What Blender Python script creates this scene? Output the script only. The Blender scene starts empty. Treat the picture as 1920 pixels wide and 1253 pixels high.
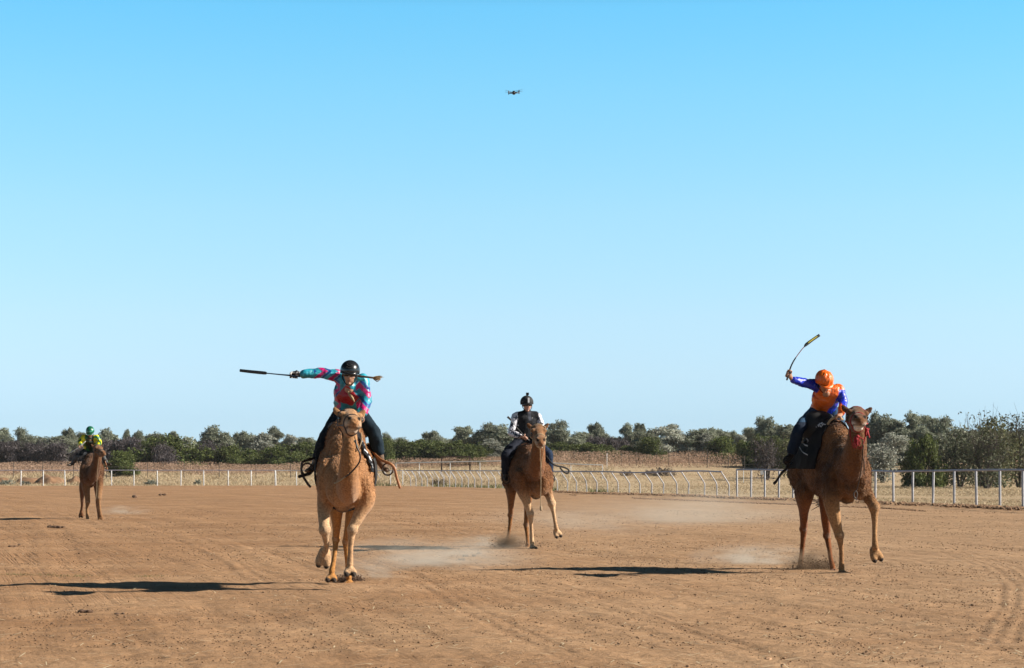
import bpy, math, random
import numpy as np
from mathutils import Vector, noise as mnoise
from mathutils.bvhtree import BVHTree
R = math.radians
ALB = .70        # every reflectance below is scaled by this (bright exposure, modest real-world reflectances)
random.seed(7); rng = np.random.default_rng(11)
sc = bpy.context.scene

# ------------------------------------------------------------------ camera, sky, sun
FPX, HY, EYE = 4000.0, 878.0, 1.5            # focal length and horizon of the photo in its own pixels, eye height
cam = bpy.data.cameras.new('camera'); co = bpy.data.objects.new('camera', cam); sc.collection.objects.link(co)
co.location = (0, 0, EYE); co.rotation_euler = (R(90), 0, 0)
cam.sensor_width = 36; cam.lens = 36*FPX/1920; cam.shift_y = (HY-626.5)/1920
cam.clip_start = 0.5; cam.clip_end = 9000
sc.camera = co
SUN_EL, SUN_AZ = 31.0, 94.0                   # degrees; azimuth from +Y towards +X
w = bpy.data.worlds.new("World"); sc.world = w; w.use_nodes = True
wt = w.node_tree; bg = wt.nodes['Background']
sky = wt.nodes.new('ShaderNodeTexSky'); sky.sky_type = 'NISHITA'; sky.sun_disc = False
sky.sun_elevation = R(SUN_EL); sky.sun_rotation = R(SUN_AZ)
sky.altitude = 0; sky.air_density = 1.0; sky.dust_density = 0.3; sky.ozone_density = 1.0
tint = wt.nodes.new('ShaderNodeMix'); tint.data_type = 'RGBA'; tint.blend_type = 'MULTIPLY'; tint.inputs[0].default_value = 1
tint.inputs[7].default_value = (1, 1, 1, 1)
# the day's clear tropical blue: colour of the air by height above the horizon
geo = wt.nodes.new('ShaderNodeTexCoord'); sep = wt.nodes.new('ShaderNodeSeparateXYZ'); wt.links.new(geo.outputs['Generated'], sep.inputs[0])
rp = wt.nodes.new('ShaderNodeValToRGB'); wt.links.new(sep.outputs[2], rp.inputs[0])
AIR = [(0, (.95, 1.54, 2.8)), (.022, (.94, 1.39, 2.37)), (.0445, (1.12, 1.47, 2.17)), (.0695, (1.24, 1.57, 2.05)), (.119, (1.27, 1.77, 2.0)), (.174, (1.08, 1.94, 2.15)), (.213, (.88, 2.0, 2.29)), (.24, (.40, .75, .85)), (.29, (.14, .20, .25)), (.7, (.08, .11, .15))]
while len(rp.color_ramp.elements) < len(AIR): rp.color_ramp.elements.new(.5)
for e_, (p_, c_) in zip(rp.color_ramp.elements, AIR): e_.position = p_; e_.color = (c_[0]*.2308, c_[1]*.2308, c_[2]*.2308, 1)
vm = wt.nodes.new('ShaderNodeVectorMath'); vm.operation = 'SCALE'; vm.inputs['Scale'].default_value = 3.0
wt.links.new(rp.outputs[0], vm.inputs[0]); wt.links.new(vm.outputs[0], tint.inputs[7])
wt.links.new(sky.outputs[0], tint.inputs[6]); wt.links.new(tint.outputs[2], bg.inputs[0])
bg.inputs[1].default_value = 0.06
sun = bpy.data.lights.new('sun', 'SUN'); so = bpy.data.objects.new('sun', sun); sc.collection.objects.link(so)
sun.energy = 5.0; sun.angle = R(0.5); sun.color = (1, 0.92, 0.80)
az, el = R(SUN_AZ), R(SUN_EL)
to_sun = Vector((math.sin(az)*math.cos(el), math.cos(az)*math.cos(el), math.sin(el)))
so.rotation_euler = to_sun.to_track_quat('Z', 'Y').to_euler()
so.location = (30, 0, 30)
sc.view_settings.view_transform = 'Standard'; sc.view_settings.look = 'None'
sc.view_settings.exposure = 1.15; sc.view_settings.gamma = 1

# ------------------------------------------------------------------ helpers
def P(px, py, Y):                              # photo pixel at depth Y -> world
    return np.array([(px-960)/FPX*Y, Y, EYE+(HY-py)/FPX*Y])
def V(*a): return np.array(a, float)
def nrm(v):
    v = np.asarray(v, float); l = np.linalg.norm(v)
    return v/l if l > 1e-9 else v
def tag(o, label=None, cat=None, group=None, kind=None):
    if label: o['label'] = label
    if cat: o['category'] = cat
    if group: o['group'] = group
    if kind: o['kind'] = kind
    return o
def empty(name, loc, label=None, cat=None, group=None):
    o = bpy.data.objects.new(name, None); sc.collection.objects.link(o)
    o.location = loc; o.empty_display_size = 0.2
    return tag(o, label, cat, group)
def link(name, me, mat, parent=None, origin=None):
    o = bpy.data.objects.new(name, me); sc.collection.objects.link(o)
    if mat is not None and not me.materials: me.materials.append(mat)
    if parent is not None:
        o.parent = parent
    elif origin is not None:
        o.location = origin
    return o
def setcol(me, cols, alpha=None):
    a = me.color_attributes.new('Col', 'FLOAT_COLOR', 'POINT')
    c = np.ones((len(me.vertices), 4), np.float32); c[:, :3] = np.asarray(cols)*ALB
    if alpha is not None: c[:, 3] = alpha
    a.data.foreach_set('color', c.ravel())
def coords(me):
    v = np.empty(len(me.vertices)*3, np.float32); me.vertices.foreach_get('co', v)
    return v.reshape(-1, 3).astype(float)
def smooth(me):
    me.polygons.foreach_set('use_smooth', np.ones(len(me.polygons), bool))
def fastmesh(name, verts, faces):              # numpy arrays, all faces same size
    me = bpy.data.meshes.new(name); n = faces.shape[1]
    me.vertices.add(len(verts)); me.vertices.foreach_set('co', np.asarray(verts, np.float32).ravel())
    me.loops.add(faces.size); me.loops.foreach_set('vertex_index', faces.astype(np.int32).ravel())
    me.polygons.add(len(faces))
    me.polygons.foreach_set('loop_start', np.arange(0, faces.size, n, dtype=np.int32))
    me.polygons.foreach_set('loop_total', np.full(len(faces), n, np.int32))
    me.update(calc_edges=True); return me

class MB:
    def __init__(s): s.v = []; s.f = []
    def add(s, v, f):
        b = len(s.v); s.v += [tuple(map(float, p)) for p in v]; s.f += [tuple(b+i for i in q) for q in f]; return s
    def box(s, c, h, ax=None):
        A = np.eye(3) if ax is None else np.array([nrm(a) for a in ax])
        vs = [np.asarray(c)+A[0]*h[0]*x+A[1]*h[1]*y+A[2]*h[2]*z for x in (-1, 1) for y in (-1, 1) for z in (-1, 1)]
        return s.add(vs, [(0, 1, 3, 2), (4, 6, 7, 5), (0, 4, 5, 1), (2, 3, 7, 6), (0, 2, 6, 4), (1, 5, 7, 3)])
    def ball(s, c, r, ax=None, n=12, m=8):
        A = np.eye(3) if ax is None else np.array([nrm(a) for a in ax])
        r = (r, r, r) if np.isscalar(r) else r
        vs = []; fs = []
        for i in range(1, m):
            t = math.pi*i/m
            for j in range(n):
                p = 2*math.pi*j/n
                vs.append(np.asarray(c)+A[0]*r[0]*math.sin(t)*math.cos(p)+A[1]*r[1]*math.sin(t)*math.sin(p)+A[2]*r[2]*math.cos(t))
        top = len(vs); vs.append(np.asarray(c)+A[2]*r[2]); vs.append(np.asarray(c)-A[2]*r[2])
        for i in range(m-2):
            for j in range(n):
                a = i*n+j; b = i*n+(j+1) % n; fs.append((a, a+n, b+n, b))
        for j in range(n):
            fs.append((top, j, (j+1) % n)); fs.append((top+1, (m-2)*n+(j+1) % n, (m-2)*n+j))
        return s.add(vs, fs)
    def loft(s, pts, rad, ref=(1, 0, 0), n=14, k=4, cap=True):
        pts = [np.asarray(p, float) for p in pts]
        if np.isscalar(rad): rad = [rad]*len(pts)
        rad = [np.array((r, r), float) if np.isscalar(r) else np.array(r, float) for r in rad]
        P_ = []; R_ = []
        m = len(pts)
        for i in range(m-1):
            p0 = pts[max(i-1, 0)]; p1 = pts[i]; p2 = pts[i+1]; p3 = pts[min(i+2, m-1)]
            r0 = rad[max(i-1, 0)]; r1 = rad[i]; r2 = rad[i+1]; r3 = rad[min(i+2, m-1)]
            for j in range(k if i < m-2 else k+1):
                t = j/k
                def cr(a, b, c, d): return .5*((2*b)+(-a+c)*t+(2*a-5*b+4*c-d)*t*t+(-a+3*b-3*c+d)*t**3)
                P_.append(cr(p0, p1, p2, p3)); R_.append(np.maximum(cr(r0, r1, r2, r3), .001))
        T = [nrm(P_[min(i+1, len(P_)-1)]-P_[max(i-1, 0)]) for i in range(len(P_))]
        if cap:
            add0 = []; add1 = []
            for a in (80, 55, 28):
                c, sn = math.cos(R(a)), math.sin(R(a)); q = min(R_[0]); z = min(R_[-1])
                add0.append((P_[0]-T[0]*q*sn, R_[0]*c, T[0])); add1.append((P_[-1]+T[-1]*z*sn, R_[-1]*c, T[-1]))
            P_ = [a[0] for a in add0]+P_+[a[0] for a in reversed(add1)]
            R_ = [a[1] for a in add0]+R_+[a[1] for a in reversed(add1)]
            T = [a[2] for a in add0]+T+[a[2] for a in reversed(add1)]
        ref = np.asarray(ref, float); vs = []; fs = []; prev = None
        for p, r, t in zip(P_, R_, T):
            a = ref-np.dot(ref, t)*t
            if np.linalg.norm(a) < .15:
                a = (prev if prev is not None else np.array((.31, .77, .55))); a = a-np.dot(a, t)*t
            a = nrm(a)
            if prev is not None and np.dot(a, prev) < 0: a = -a
            prev = a; b = np.cross(t, a)
            for j in range(n):
                q = 2*math.pi*j/n; vs.append(p+a*r[0]*math.cos(q)+b*r[1]*math.sin(q))
        L = len(P_)
        for i in range(L-1):
            for j in range(n):
                x = i*n+j; y = i*n+(j+1) % n; fs.append((x, y, y+n, x+n))
        fs.append(tuple(range(n-1, -1, -1))); fs.append(tuple((L-1)*n+j for j in range(n)))
        return s.add(vs, fs)
    def mesh(s, name, origin=(0, 0, 0), sm=True):
        me = bpy.data.meshes.new(name); o = np.asarray(origin)
        me.from_pydata([tuple(np.array(p)-o) for p in s.v], [], s.f); me.update()
        if sm: smooth(me)
        return me
    def build(s, name, mat, parent=None, origin=None, sm=True):
        org = tuple(parent.location) if parent is not None else (origin if origin is not None else tuple(np.mean(np.array(s.v), 0)))
        if parent is not None and parent.parent is not None: org = tuple(Vector(parent.location)+Vector(parent.parent.location))
        me = s.mesh(name, org, sm); return link(name, me, mat, parent, org)
    def organic(s, name, origin, voxel=.012, it=3, fac=.5):
        """union of all the closed shapes as one continuous skin"""
        me = s.mesh(name+'_raw', origin)
        o = bpy.data.objects.new('tmp', me); sc.collection.objects.link(o)
        m = o.modifiers.new('r', 'REMESH'); m.mode = 'VOXEL'; m.voxel_size = voxel; m.adaptivity = 0
        if it:
            q = o.modifiers.new('s', 'SMOOTH'); q.factor = fac; q.iterations = it
        dg = bpy.context.evaluated_depsgraph_get()
        out = bpy.data.meshes.new_from_object(o.evaluated_get(dg)); out.name = name; out.materials.clear()
        bpy.data.objects.remove(o); bpy.data.meshes.remove(me); smooth(out)
        return out
def displace(me, fn):
    me.update(); c = coords(me); nn = np.empty(len(c)*3, np.float32); me.vertices.foreach_get('normal', nn)
    nn = nn.reshape(-1, 3); c = c+nn*fn(c)[:, None]
    me.vertices.foreach_set('co', c.astype(np.float32).ravel()); me.update()
def pnoise(c, scale, off=0.0):
    return np.array([mnoise.noise(Vector(p)) for p in c*scale+off])
def sst(x, a, b):
    t = np.clip((x-a)/(b-a), 0, 1); return t*t*(3-2*t)
def lerp(a, b, t): return a+(b-a)*t

# ------------------------------------------------------------------ materials
def newmat(name):
    m = bpy.data.materials.new(name); m.use_nodes = True; nt = m.node_tree
    return m, nt, nt.nodes['Principled BSDF']
def nd(nt, typ, ins=None, **kw):
    n = nt.nodes.new(typ)
    for k, v in kw.items(): setattr(n, k, v)
    for k, v in (ins or {}).items():
        if isinstance(v, bpy.types.NodeSocket): nt.links.new(v, n.inputs[k])
        else: n.inputs[k].default_value = v
    return n
def mth(nt, op, a, b=0.0, c=0.0):
    return nd(nt, 'ShaderNodeMath', {0: a, 1: b, 2: c}, operation=op).outputs[0]
def mixc(nt, f, a, b, bt='MIX'):
    n = nd(nt, 'ShaderNodeMix', data_type='RGBA', blend_type=bt)
    for i, v in ((0, f), (6, a), (7, b)):
        if isinstance(v, bpy.types.NodeSocket): nt.links.new(v, n.inputs[i])
        else: n.inputs[i].default_value = v if i == 0 or len(v) == 4 else (*v, 1)
    return n.outputs[2]
def ramp(nt, f, stops):
    n = nd(nt, 'ShaderNodeValToRGB', {0: f}); e = n.color_ramp.elements
    while len(e) < len(stops): e.new(.5)
    for q, (p, c) in zip(e, stops): q.position = p; q.color = (c, c, c, 1) if np.isscalar(c) else (*c, 1)
    return n.outputs[0]
def noisen(nt, vec, scale, det=4, rough=.6):
    return nd(nt, 'ShaderNodeTexNoise', {'Vector': vec, 'Scale': scale, 'Detail': det, 'Roughness': rough}).outputs[0]
def simple(name, col, rough=.6, metal=0, var=.25, scale=20, bump=0.0, bscale=60):
    m, nt, b = newmat(name)
    tc = nd(nt, 'ShaderNodeTexCoord').outputs['Object']
    n = noisen(nt, tc, scale)
    f = ramp(nt, n, [(.3, 1-var), (.7, 1+var*.6 if var < .6 else 1.3)])
    col = [v*ALB for v in col]
    nt.links.new(mixc(nt, 1.0, (*col, 1), f, 'MULTIPLY'), b.inputs['Base Color'])
    b.inputs['Roughness'].default_value = rough; b.inputs['Metallic'].default_value = metal
    if bump:
        bn = nd(nt, 'ShaderNodeBump', {'Height': noisen(nt, tc, bscale), 'Strength': 1.0, 'Distance': bump})
        nt.links.new(bn.outputs[0], b.inputs['Normal'])
    return m
def colmat(name, rough=.7, var=.2, vscale=30, bump=.004, bscale=70, sheen=0, spec=.3, vor=False):
    """material reading the per-vertex pattern of the thing (dye, coat), with fine grain"""
    m, nt, b = newmat(name)
    tc = nd(nt, 'ShaderNodeTexCoord').outputs['Object']
    col = nd(nt, 'ShaderNodeAttribute', attribute_name='Col').outputs['Color']
    f = ramp(nt, noisen(nt, tc, vscale, 5), [(.3, 1-var), (.7, 1+var)])
    nt.links.new(mixc(nt, 1.0, col, f, 'MULTIPLY'), b.inputs['Base Color'])
    b.inputs['Roughness'].default_value = rough; b.inputs['Specular IOR Level'].default_value = spec
    if sheen:
        b.inputs['Sheen Weight'].default_value = sheen; b.inputs['Sheen Roughness'].default_value = .5
    if bump:
        h = noisen(nt, tc, bscale, 6, .7)
        if vor:
            v = nd(nt, 'ShaderNodeTexVoronoi', {'Vector': tc, 'Scale': bscale*.6}).outputs['Distance']
            h = mth(nt, 'ADD', h, v)
        if vor: h = mth(nt, 'MULTIPLY', h, mth(nt, 'ADD', mth(nt, 'MULTIPLY', nd(nt, 'ShaderNodeAttribute', attribute_name='Col').outputs['Alpha'], .85), .15))   # curls only where the coat is woolly
        bn = nd(nt, 'ShaderNodeBump', {'Height': h, 'Strength': 1.0, 'Distance': bump})
        nt.links.new(bn.outputs[0], b.inputs['Normal'])
    return m
M = dict(
    fur=colmat('camel_fur', .85, .42, 42, .013, 62, .10, .12, True),
    silk=colmat('racing_silk', .38, .12, 22, .006, 26, 0, .5),
    cloth=colmat('cloth', .85, .2, 25, .005, 40, 0, .2),
    skin=colmat('skin', .5, .08, 40, .001, 90, 0, .4),
    boot=simple('boot_leather', (.035, .022, .015), .55, 0, .4, 30, .003),
    brownboot=simple('brown_boot_leather', (.17, .10, .06), .6, 0, .4, 30, .003),
    black=simple('black_fabric', (.008, .008, .010), .8, 0, .4, 25, .003),
    blackgloss=simple('black_helmet_shell', (.016, .018, .022), .25, 0, .15, 12),
    lens=simple('dark_lens', (.006, .006, .008), .12, 0, .1),
    leather=simple('tan_leather', (.42, .17, .06), .5, 0, .3, 25, .002),
    darkleather=simple('dark_leather', (.04, .018, .010), .55, 0, .4, 25, .002),
    rope=simple('rope', (.42, .31, .19), .85, 0, .35, 60, .002, 120),
    teal=simple('teal_webbing', (.01, .13, .12), .7, 0, .3, 60),
    red=simple('red_wool', (.36, .012, .018), .85, 0, .4, 60, .004, 90),
    white=simple('white_print', (.75, .76, .80), .7, 0, .1),
    whip=simple('whip_black', (.012, .012, .016), .4, 0, .3),
    whipblue=simple('whip_shaft', (.03, .06, .11), .4, 0, .3),
    whippink=simple('whip_pink', (.30, .10, .13), .4, 0, .3),
    yellow=simple('yellow_print', (.55, .45, .02), .6, 0, .2),
    hair=simple('brown_hair', (.10, .055, .03), .6, 0, .5, 80, .004, 150),
    blond=simple('blond_hair', (.42, .27, .13), .6, 0, .5, 80, .004, 150),
    eye=simple('dark_eye', (.006, .004, .003), .1, 0, .1),
    pipe=simple('painted_pipe', (.50, .49, .52), .45, 0, .30, 6, .001),
    whitepipe=simple('white_pipe', (.78, .78, .78), .45, 0, .18, 6),
    galv=simple('grey_rail', (.36, .35, .44), .4, .2, .3, 4),
    rust=simple('rusty_steel', (.10, .055, .035), .8, .1, .5, 8),
    wood=simple('weathered_post', (.07, .055, .045), .9, 0, .5, 8),
    wire=simple('wire', (.22, .20, .18), .6, .3, .2),
    drone=simple('drone_plastic', (.015, .016, .022), .5, 0, .2),
    dronegrey=simple('drone_grey', (.12, .11, .12), .5, 0, .2),
    steel=simple('steel_buckle', (.5, .5, .5), .3, .9, .1),
)

# ------------------------------------------------------------------ terrain
BX = np.array([-2600, 0, 556, 755, 850, 941, 1045, 1100, 1200, 1300, 1380, 1500, 1607, 1675, 1747, 1830, 1916, 2400, 3400.])
BY = np.array([911.5, 911.5, 911, 912, 914, 917, 924, 926.5, 929, 932, 936, 940, 943.5, 947, 949.5, 953, 957, 980, 1040.])
def edgeY(px): return EYE*FPX/(np.interp(px, BX, BY)-HY)       # depth of the outer rail seen along a bearing
def height(X, Y):
    hi = 1.15+.95*sst(X, -26, 6)+.15*sst(X, 20, 50)
    return hi*sst(Y, 176, 245)+.4*sst(Y, 245, 320)
def ground_z(X, Y): return height(np.asarray(X, float), np.asarray(Y, float))

def ground_material(track):
    m, nt, b = newmat('track_dirt' if track else 'paddock_soil')
    pos = nd(nt, 'ShaderNodeNewGeometry').outputs['Position']
    sx = nd(nt, 'ShaderNodeSeparateXYZ', {0: pos}); X, Y = sx.outputs[0], sx.outputs[1]
    if track:
        u = mth(nt, 'ADD', X, mth(nt, 'MULTIPLY', Y, mth(nt, 'ADD', mth(nt, 'MULTIPLY', Y, .0008), .22)))   # distance across the course
        gv = nd(nt, 'ShaderNodeCombineXYZ', {0: mth(nt, 'MULTIPLY', u, 1.0), 1: mth(nt, 'MULTIPLY', Y, .035), 2: 0.0}).outputs[0]
        g1 = noisen(nt, gv, 3.5, 3, .5); g2 = noisen(nt, gv, 16, 2, .5); g0 = noisen(nt, gv, .7, 3, .5)
        big = noisen(nt, pos, .35, 5, .6); mid = noisen(nt, pos, 2.3, 6, .65); fine = noisen(nt, pos, 17, 6, .7)
        st = nd(nt, 'ShaderNodeCombineXYZ', {0: mth(nt, 'MULTIPLY', X, .8), 1: mth(nt, 'MULTIPLY', Y, 1.0), 2: 0.0}).outputs[0]
        clod = noisen(nt, st, 9, 5, .75)
        c = mixc(nt, ramp(nt, big, [(.3, 0), (.7, 1)]), (.212, .115, .056), (.300, .180, .097))
        # the near strip is redder on the left, sandier on the right
        side = ramp(nt, mth(nt, 'ADD', mth(nt, 'MULTIPLY', X, .05), mth(nt, 'ADD', mth(nt, 'MULTIPLY', big, .6), .15)), [(.15, 0), (.8, 1)])
        c = mixc(nt, side, c, mixc(nt, .5, c, (.305, .208, .127)))
        c = mixc(nt, 1.0, c, ramp(nt, mid, [(.28, .76), (.5, 1), (.72, 1.16)]), 'MULTIPLY')
        c = mixc(nt, 1.0, c, ramp(nt, fine, [(.25, .78), (.5, 1), (.75, 1.16)]), 'MULTIPLY')
        c = mixc(nt, 1.0, c, ramp(nt, g1, [(.30, .90), (.42, 1), (.7, 1.04)]), 'MULTIPLY')
        c = mixc(nt, 1.0, c, ramp(nt, g0, [(.3, .90), (.7, 1.1)]), 'MULTIPLY')
        c = mixc(nt, 1.0, c, ramp(nt, clod, [(.30, .72), (.40, 1), (.8, 1.06)]), 'MULTIPLY')
        micro = noisen(nt, pos, 70, 4, .7)
        c = mixc(nt, 1.0, c, ramp(nt, micro, [(.3, .80), (.5, 1), (.7, 1.15)]), 'MULTIPLY')
        # harrow and wheel lines along the course, a fainter set crossing it, and hoof prints
        lw = nd(nt, 'ShaderNodeCombineXYZ', {0: mth(nt, 'ADD', u, mth(nt, 'MULTIPLY', g0, .5)), 1: mth(nt, 'MULTIPLY', Y, .012), 2: 0.0}).outputs[0]
        ln1 = ramp(nt, noisen(nt, lw, 2.6, 3, .55), [(.455, 0), (.475, 1), (.485, 1), (.51, 0)])
        ln2 = ramp(nt, noisen(nt, lw, 7.0, 2, .5), [(.46, 0), (.48, 1), (.49, 1), (.515, 0)])
        u2 = mth(nt, 'ADD', X, mth(nt, 'MULTIPLY', Y, mth(nt, 'ADD', mth(nt, 'MULTIPLY', Y, .004), -.42)))
        lw2 = nd(nt, 'ShaderNodeCombineXYZ', {0: u2, 1: mth(nt, 'MULTIPLY', Y, .02), 2: 3.0}).outputs[0]
        ln3 = ramp(nt, noisen(nt, lw2, 1.6, 2, .5), [(.49, 0), (.498, 1), (.502, 1), (.512, 0)])
        brk = ramp(nt, noisen(nt, pos, .8, 4, .7), [(.42, 0), (.6, 1)])
        lines = mth(nt, 'MULTIPLY', mth(nt, 'MAXIMUM', ln1, mth(nt, 'MAXIMUM', mth(nt, 'MULTIPLY', ln2, .6), mth(nt, 'MULTIPLY', ln3, .7))), mth(nt, 'MULTIPLY', brk, ramp(nt, mth(nt, 'MULTIPLY', Y, .01), [(.20, .12), (.34, 1)])))
        hv = nd(nt, 'ShaderNodeTexVoronoi', {'Vector': pos, 'Scale': 2.1, 'Randomness': 1.0})
        hoof = mth(nt, 'MULTIPLY', ramp(nt, hv.outputs['Distance'], [(.10, 1), (.19, 0)]), ramp(nt, noisen(nt, pos, .5, 3), [(.50, 0), (.58, 1)]))
        dents = mth(nt, 'MAXIMUM', lines, hoof); wheel = nd(nt, 'ShaderNodeAttribute', attribute_name='Col').outputs['Fac']; dents = mth(nt, 'MAXIMUM', dents, wheel)
        c = mixc(nt, mth(nt, 'MULTIPLY', dents, .38), c, (.13, .065, .032))
        hgt = mth(nt, 'ADD', mth(nt, 'MULTIPLY', mid, .05), mth(nt, 'MULTIPLY', fine, .015)); hgt = mth(nt, 'ADD', hgt, mth(nt, 'MULTIPLY', micro, .0035))
        hgt = mth(nt, 'ADD', hgt, mth(nt, 'MULTIPLY', g1, .018)); hgt = mth(nt, 'ADD', hgt, mth(nt, 'MULTIPLY', g2, .002))
        hgt = mth(nt, 'ADD', hgt, mth(nt, 'MULTIPLY', clod, .016))
    else:
        big = noisen(nt, pos, .06, 5, .6); mid = noisen(nt, pos, .7, 6, .7); fine = noisen(nt, pos, 9, 5, .7)
        c = mixc(nt, ramp(nt, big, [(.35, 0), (.65, 1)]), (.30, .225, .14), (.38, .30, .195))
        c = mixc(nt, ramp(nt, mid, [(.45, 0), (.7, .8)]), c, (.27, .18, .11))
        c = mixc(nt, 1.0, c, ramp(nt, fine, [(.25, .7), (.75, 1.2)]), 'MULTIPLY')
        hgt = mth(nt, 'ADD', mth(nt, 'MULTIPLY', mid, .10), mth(nt, 'MULTIPLY', fine, .03))
    nt.links.new(c, b.inputs['Base Color']); b.inputs['Roughness'].default_value = .95; b.inputs['Specular IOR Level'].default_value = .15
    if track: hgt = mth(nt, 'SUBTRACT', hgt, mth(nt, 'MULTIPLY', dents, .012))
    bn = nd(nt, 'ShaderNodeBump', {'Height': hgt, 'Strength': 1.0, 'Distance': 1.0}); nt.links.new(bn.outputs[0], b.inputs['Normal'])
    return m
MTRACK, MSOIL = ground_material(True), ground_material(False)

def gridmesh(name, G):                          # G: rows x cols x 3
    r, c = G.shape[:2]; i = np.arange((r-1)*(c-1)); a = (i//(c-1))*c+i % (c-1)
    return fastmesh(name, G.reshape(-1, 3), np.stack([a, a+1, a+c+1, a+c], 1))
def vnoise(x, y, seed):                         # cheap value noise
    def h(i, j): return np.modf(np.abs(np.sin(i*127.1+j*311.7+seed*17.3)*43758.5453))[0]
    i, j = np.floor(x), np.floor(y); fx, fy = x-i, y-j; fx = fx*fx*(3-2*fx); fy = fy*fy*(3-2*fy)
    return lerp(lerp(h(i, j), h(i+1, j), fx), lerp(h(i, j+1), h(i+1, j+1), fx), fy)
# ground under everything
yy = np.concatenate([np.linspace(-60, 60, 13), np.geomspace(66, 420, 90), np.geomspace(460, 1500, 8)])
xx = np.concatenate([-np.geomspace(900, 130, 12), np.linspace(-120, 120, 81), np.geomspace(130, 900, 12)])
XX, YY = np.meshgrid(xx, yy); ZZ = height(XX, YY)-.03+.12*(vnoise(XX/7, YY/7, 3)-.5)*sst(YY, 185, 230)
me = gridmesh('ground', np.stack([XX, YY, ZZ], -1)); smooth(me)
tag(link('ground', me, MSOIL), kind='structure')
# the dirt course, as far as the outer rail
pc = np.concatenate([np.linspace(-2400, -60, 40), np.linspace(-40, 1960, 640), np.linspace(1990, 3300, 40)])
ye = edgeY(pc); t = np.linspace(0, 1, 420)[:, None]
YY = 13.0*(ye[None, :]/13.0)**t
XX = (pc[None, :]-960)/FPX*YY
u = XX+.15*YY+.0009*YY**2
ZZ = .012*(vnoise(u*1.6, YY*.03, 1)-.5)+.014*(vnoise(u*5, YY*.05, 2)-.5)+.010*(vnoise(XX*3, YY*3, 5)-.5)+.012*(vnoise(XX*9, YY*9, 6)-.5)+.02
edge = (ye[None, :]-YY)
ZZ += .13*np.exp(-((edge-1.3)/.8)**2)*(.3+vnoise(XX*1.3, YY*1.3, 8))*sst(XX, -6, 6)
# wheel tracks pressed into the dirt: world paths (Y, X), number of parallel treads, spacing
TRK = [([16.6, 19.5, 22.9, 28.3, 36], [1.99, 1.59, 1.20, .0, -1.9], 2, .13), ([22, 24.1, 30.5, 38], [1.35, 1.05, .1, -1.6], 1, .1), ([18, 20.2, 22.9, 27, 31.2, 38], [3.9, 4.49, 5.24, 6.21, 6.95, 7.6], 5, .16),
       ([26, 33.9, 41.7, 56, 80], [-3.1, -4.6, -6.36, -9.9, -16.5], 2, .22), ([28, 37.7, 42.3, 58.8, 85], [-2.2, -4.3, -5.4, -9.4, -16.8], 3, .16), ([17, 22.9, 30.2, 40, 60], [.3, -.63, -1.58, -3.6, -8.2], 2, .2),
       ([30, 45, 70, 100], [6.5, 5.2, 2.2, -4.5], 2, .3), ([34, 50, 80, 120], [9.0, 8.2, 4.8, -3.0], 2, .3), ([45, 60, 90], [-1.0, -3.0, -9.5], 3, .25), ([19, 26, 34], [6.3, 4.0, 1.2], 1, .1)]
mark = np.zeros_like(YY)
for ty, tx, n_, sp_ in TRK:
    xc = np.interp(YY, ty, tx); ok_ = (YY > ty[0]) & (YY < ty[-1])
    for q in range(n_):
        w_ = .022+.0008*YY+.02*vnoise(YY*.7+q, XX*0, 60+q); mark = np.maximum(mark, np.exp(-((XX-xc-q*sp_)/w_)**2)*ok_*(.35+.65*(vnoise(YY*.9+q, XX*0, 30+q) > .3)))
ZZ -= .004*mark; mark *= .40
apron = np.stack([(pc-960)/FPX*13.0*1.0, np.full_like(pc, -30.0), np.full_like(pc, .0)], -1)[None]
apron[0, :, 0] = np.linspace(-30, 30, len(pc))
me = gridmesh('race_track', np.concatenate([apron, np.stack([XX, YY, ZZ], -1)])); smooth(me)
mk_ = np.concatenate([np.zeros((1, len(pc))), mark]).reshape(-1, 1); setcol(me, np.repeat(mk_, 3, 1)/ALB)
tag(link('race_track', me, MTRACK), kind='structure')

# ------------------------------------------------------------------ stuff on the ground
def scatter_chips(name, n, sampler, size, mat, flat=.5, cols=None, label=None, cat=None, lift=.3):
    """many small irregular clods (squashed octahedra)"""
    X, Y, Z = sampler(n); n = len(X)
    s = size(n, Y)
    base = np.array([(1, 0, 0), (0, 1, 0), (-1, 0, 0), (0, -1, 0), (0, 0, 1), (0, 0, -1)], float)
    v = base[None]*(.55+.9*rng.random((n, 6, 1)))*s[:, None, None]
    a = rng.random(n)*6.28; ca, sa = np.cos(a), np.sin(a)
    x = v[..., 0]*ca[:, None]-v[..., 1]*sa[:, None]; y = v[..., 0]*sa[:, None]+v[..., 1]*ca[:, None]
    v = np.stack([x+X[:, None], y+Y[:, None], v[..., 2]*flat+Z[:, None]+s[:, None]*lift*flat], -1)
    f = np.array([(0, 1, 4), (1, 2, 4), (2, 3, 4), (3, 0, 4), (1, 0, 5), (2, 1, 5), (3, 2, 5), (0, 3, 5)])
    F = (f[None]+(np.arange(n)*6)[:, None, None]).reshape(-1, 3)
    me = fastmesh(name, v.reshape(-1, 3), F)
    o = link(name, me, mat); return tag(o, label, cat, kind='stuff')
def near_track(n, lo=15.5, hi=75, pw=1.0):
    px = rng.uniform(-150, 2070, n); Y = lo*(hi/lo)**(rng.random(n)**pw); X = (px-960)/FPX*Y
    k = vnoise(X*1.1, Y*1.1, 21)*.6+vnoise(X*.25+4, Y*.25, 22)*.6+rng.random(n)*.35 > .72
    return X[k], Y[k], np.full(k.sum(), .02)
mclod = simple('dirt_clod', (.27, .155, .085), .95, 0, .45, 3)
scatter_chips('dirt_clods', 58000, near_track, lambda n, Y: (.0035+.009*rng.random(n)**2+.008*(rng.random(n) > .97))*(.75+Y/60), mclod, .5,
              label='loose brown dirt clods scattered over the raked course', cat='dirt')
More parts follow.
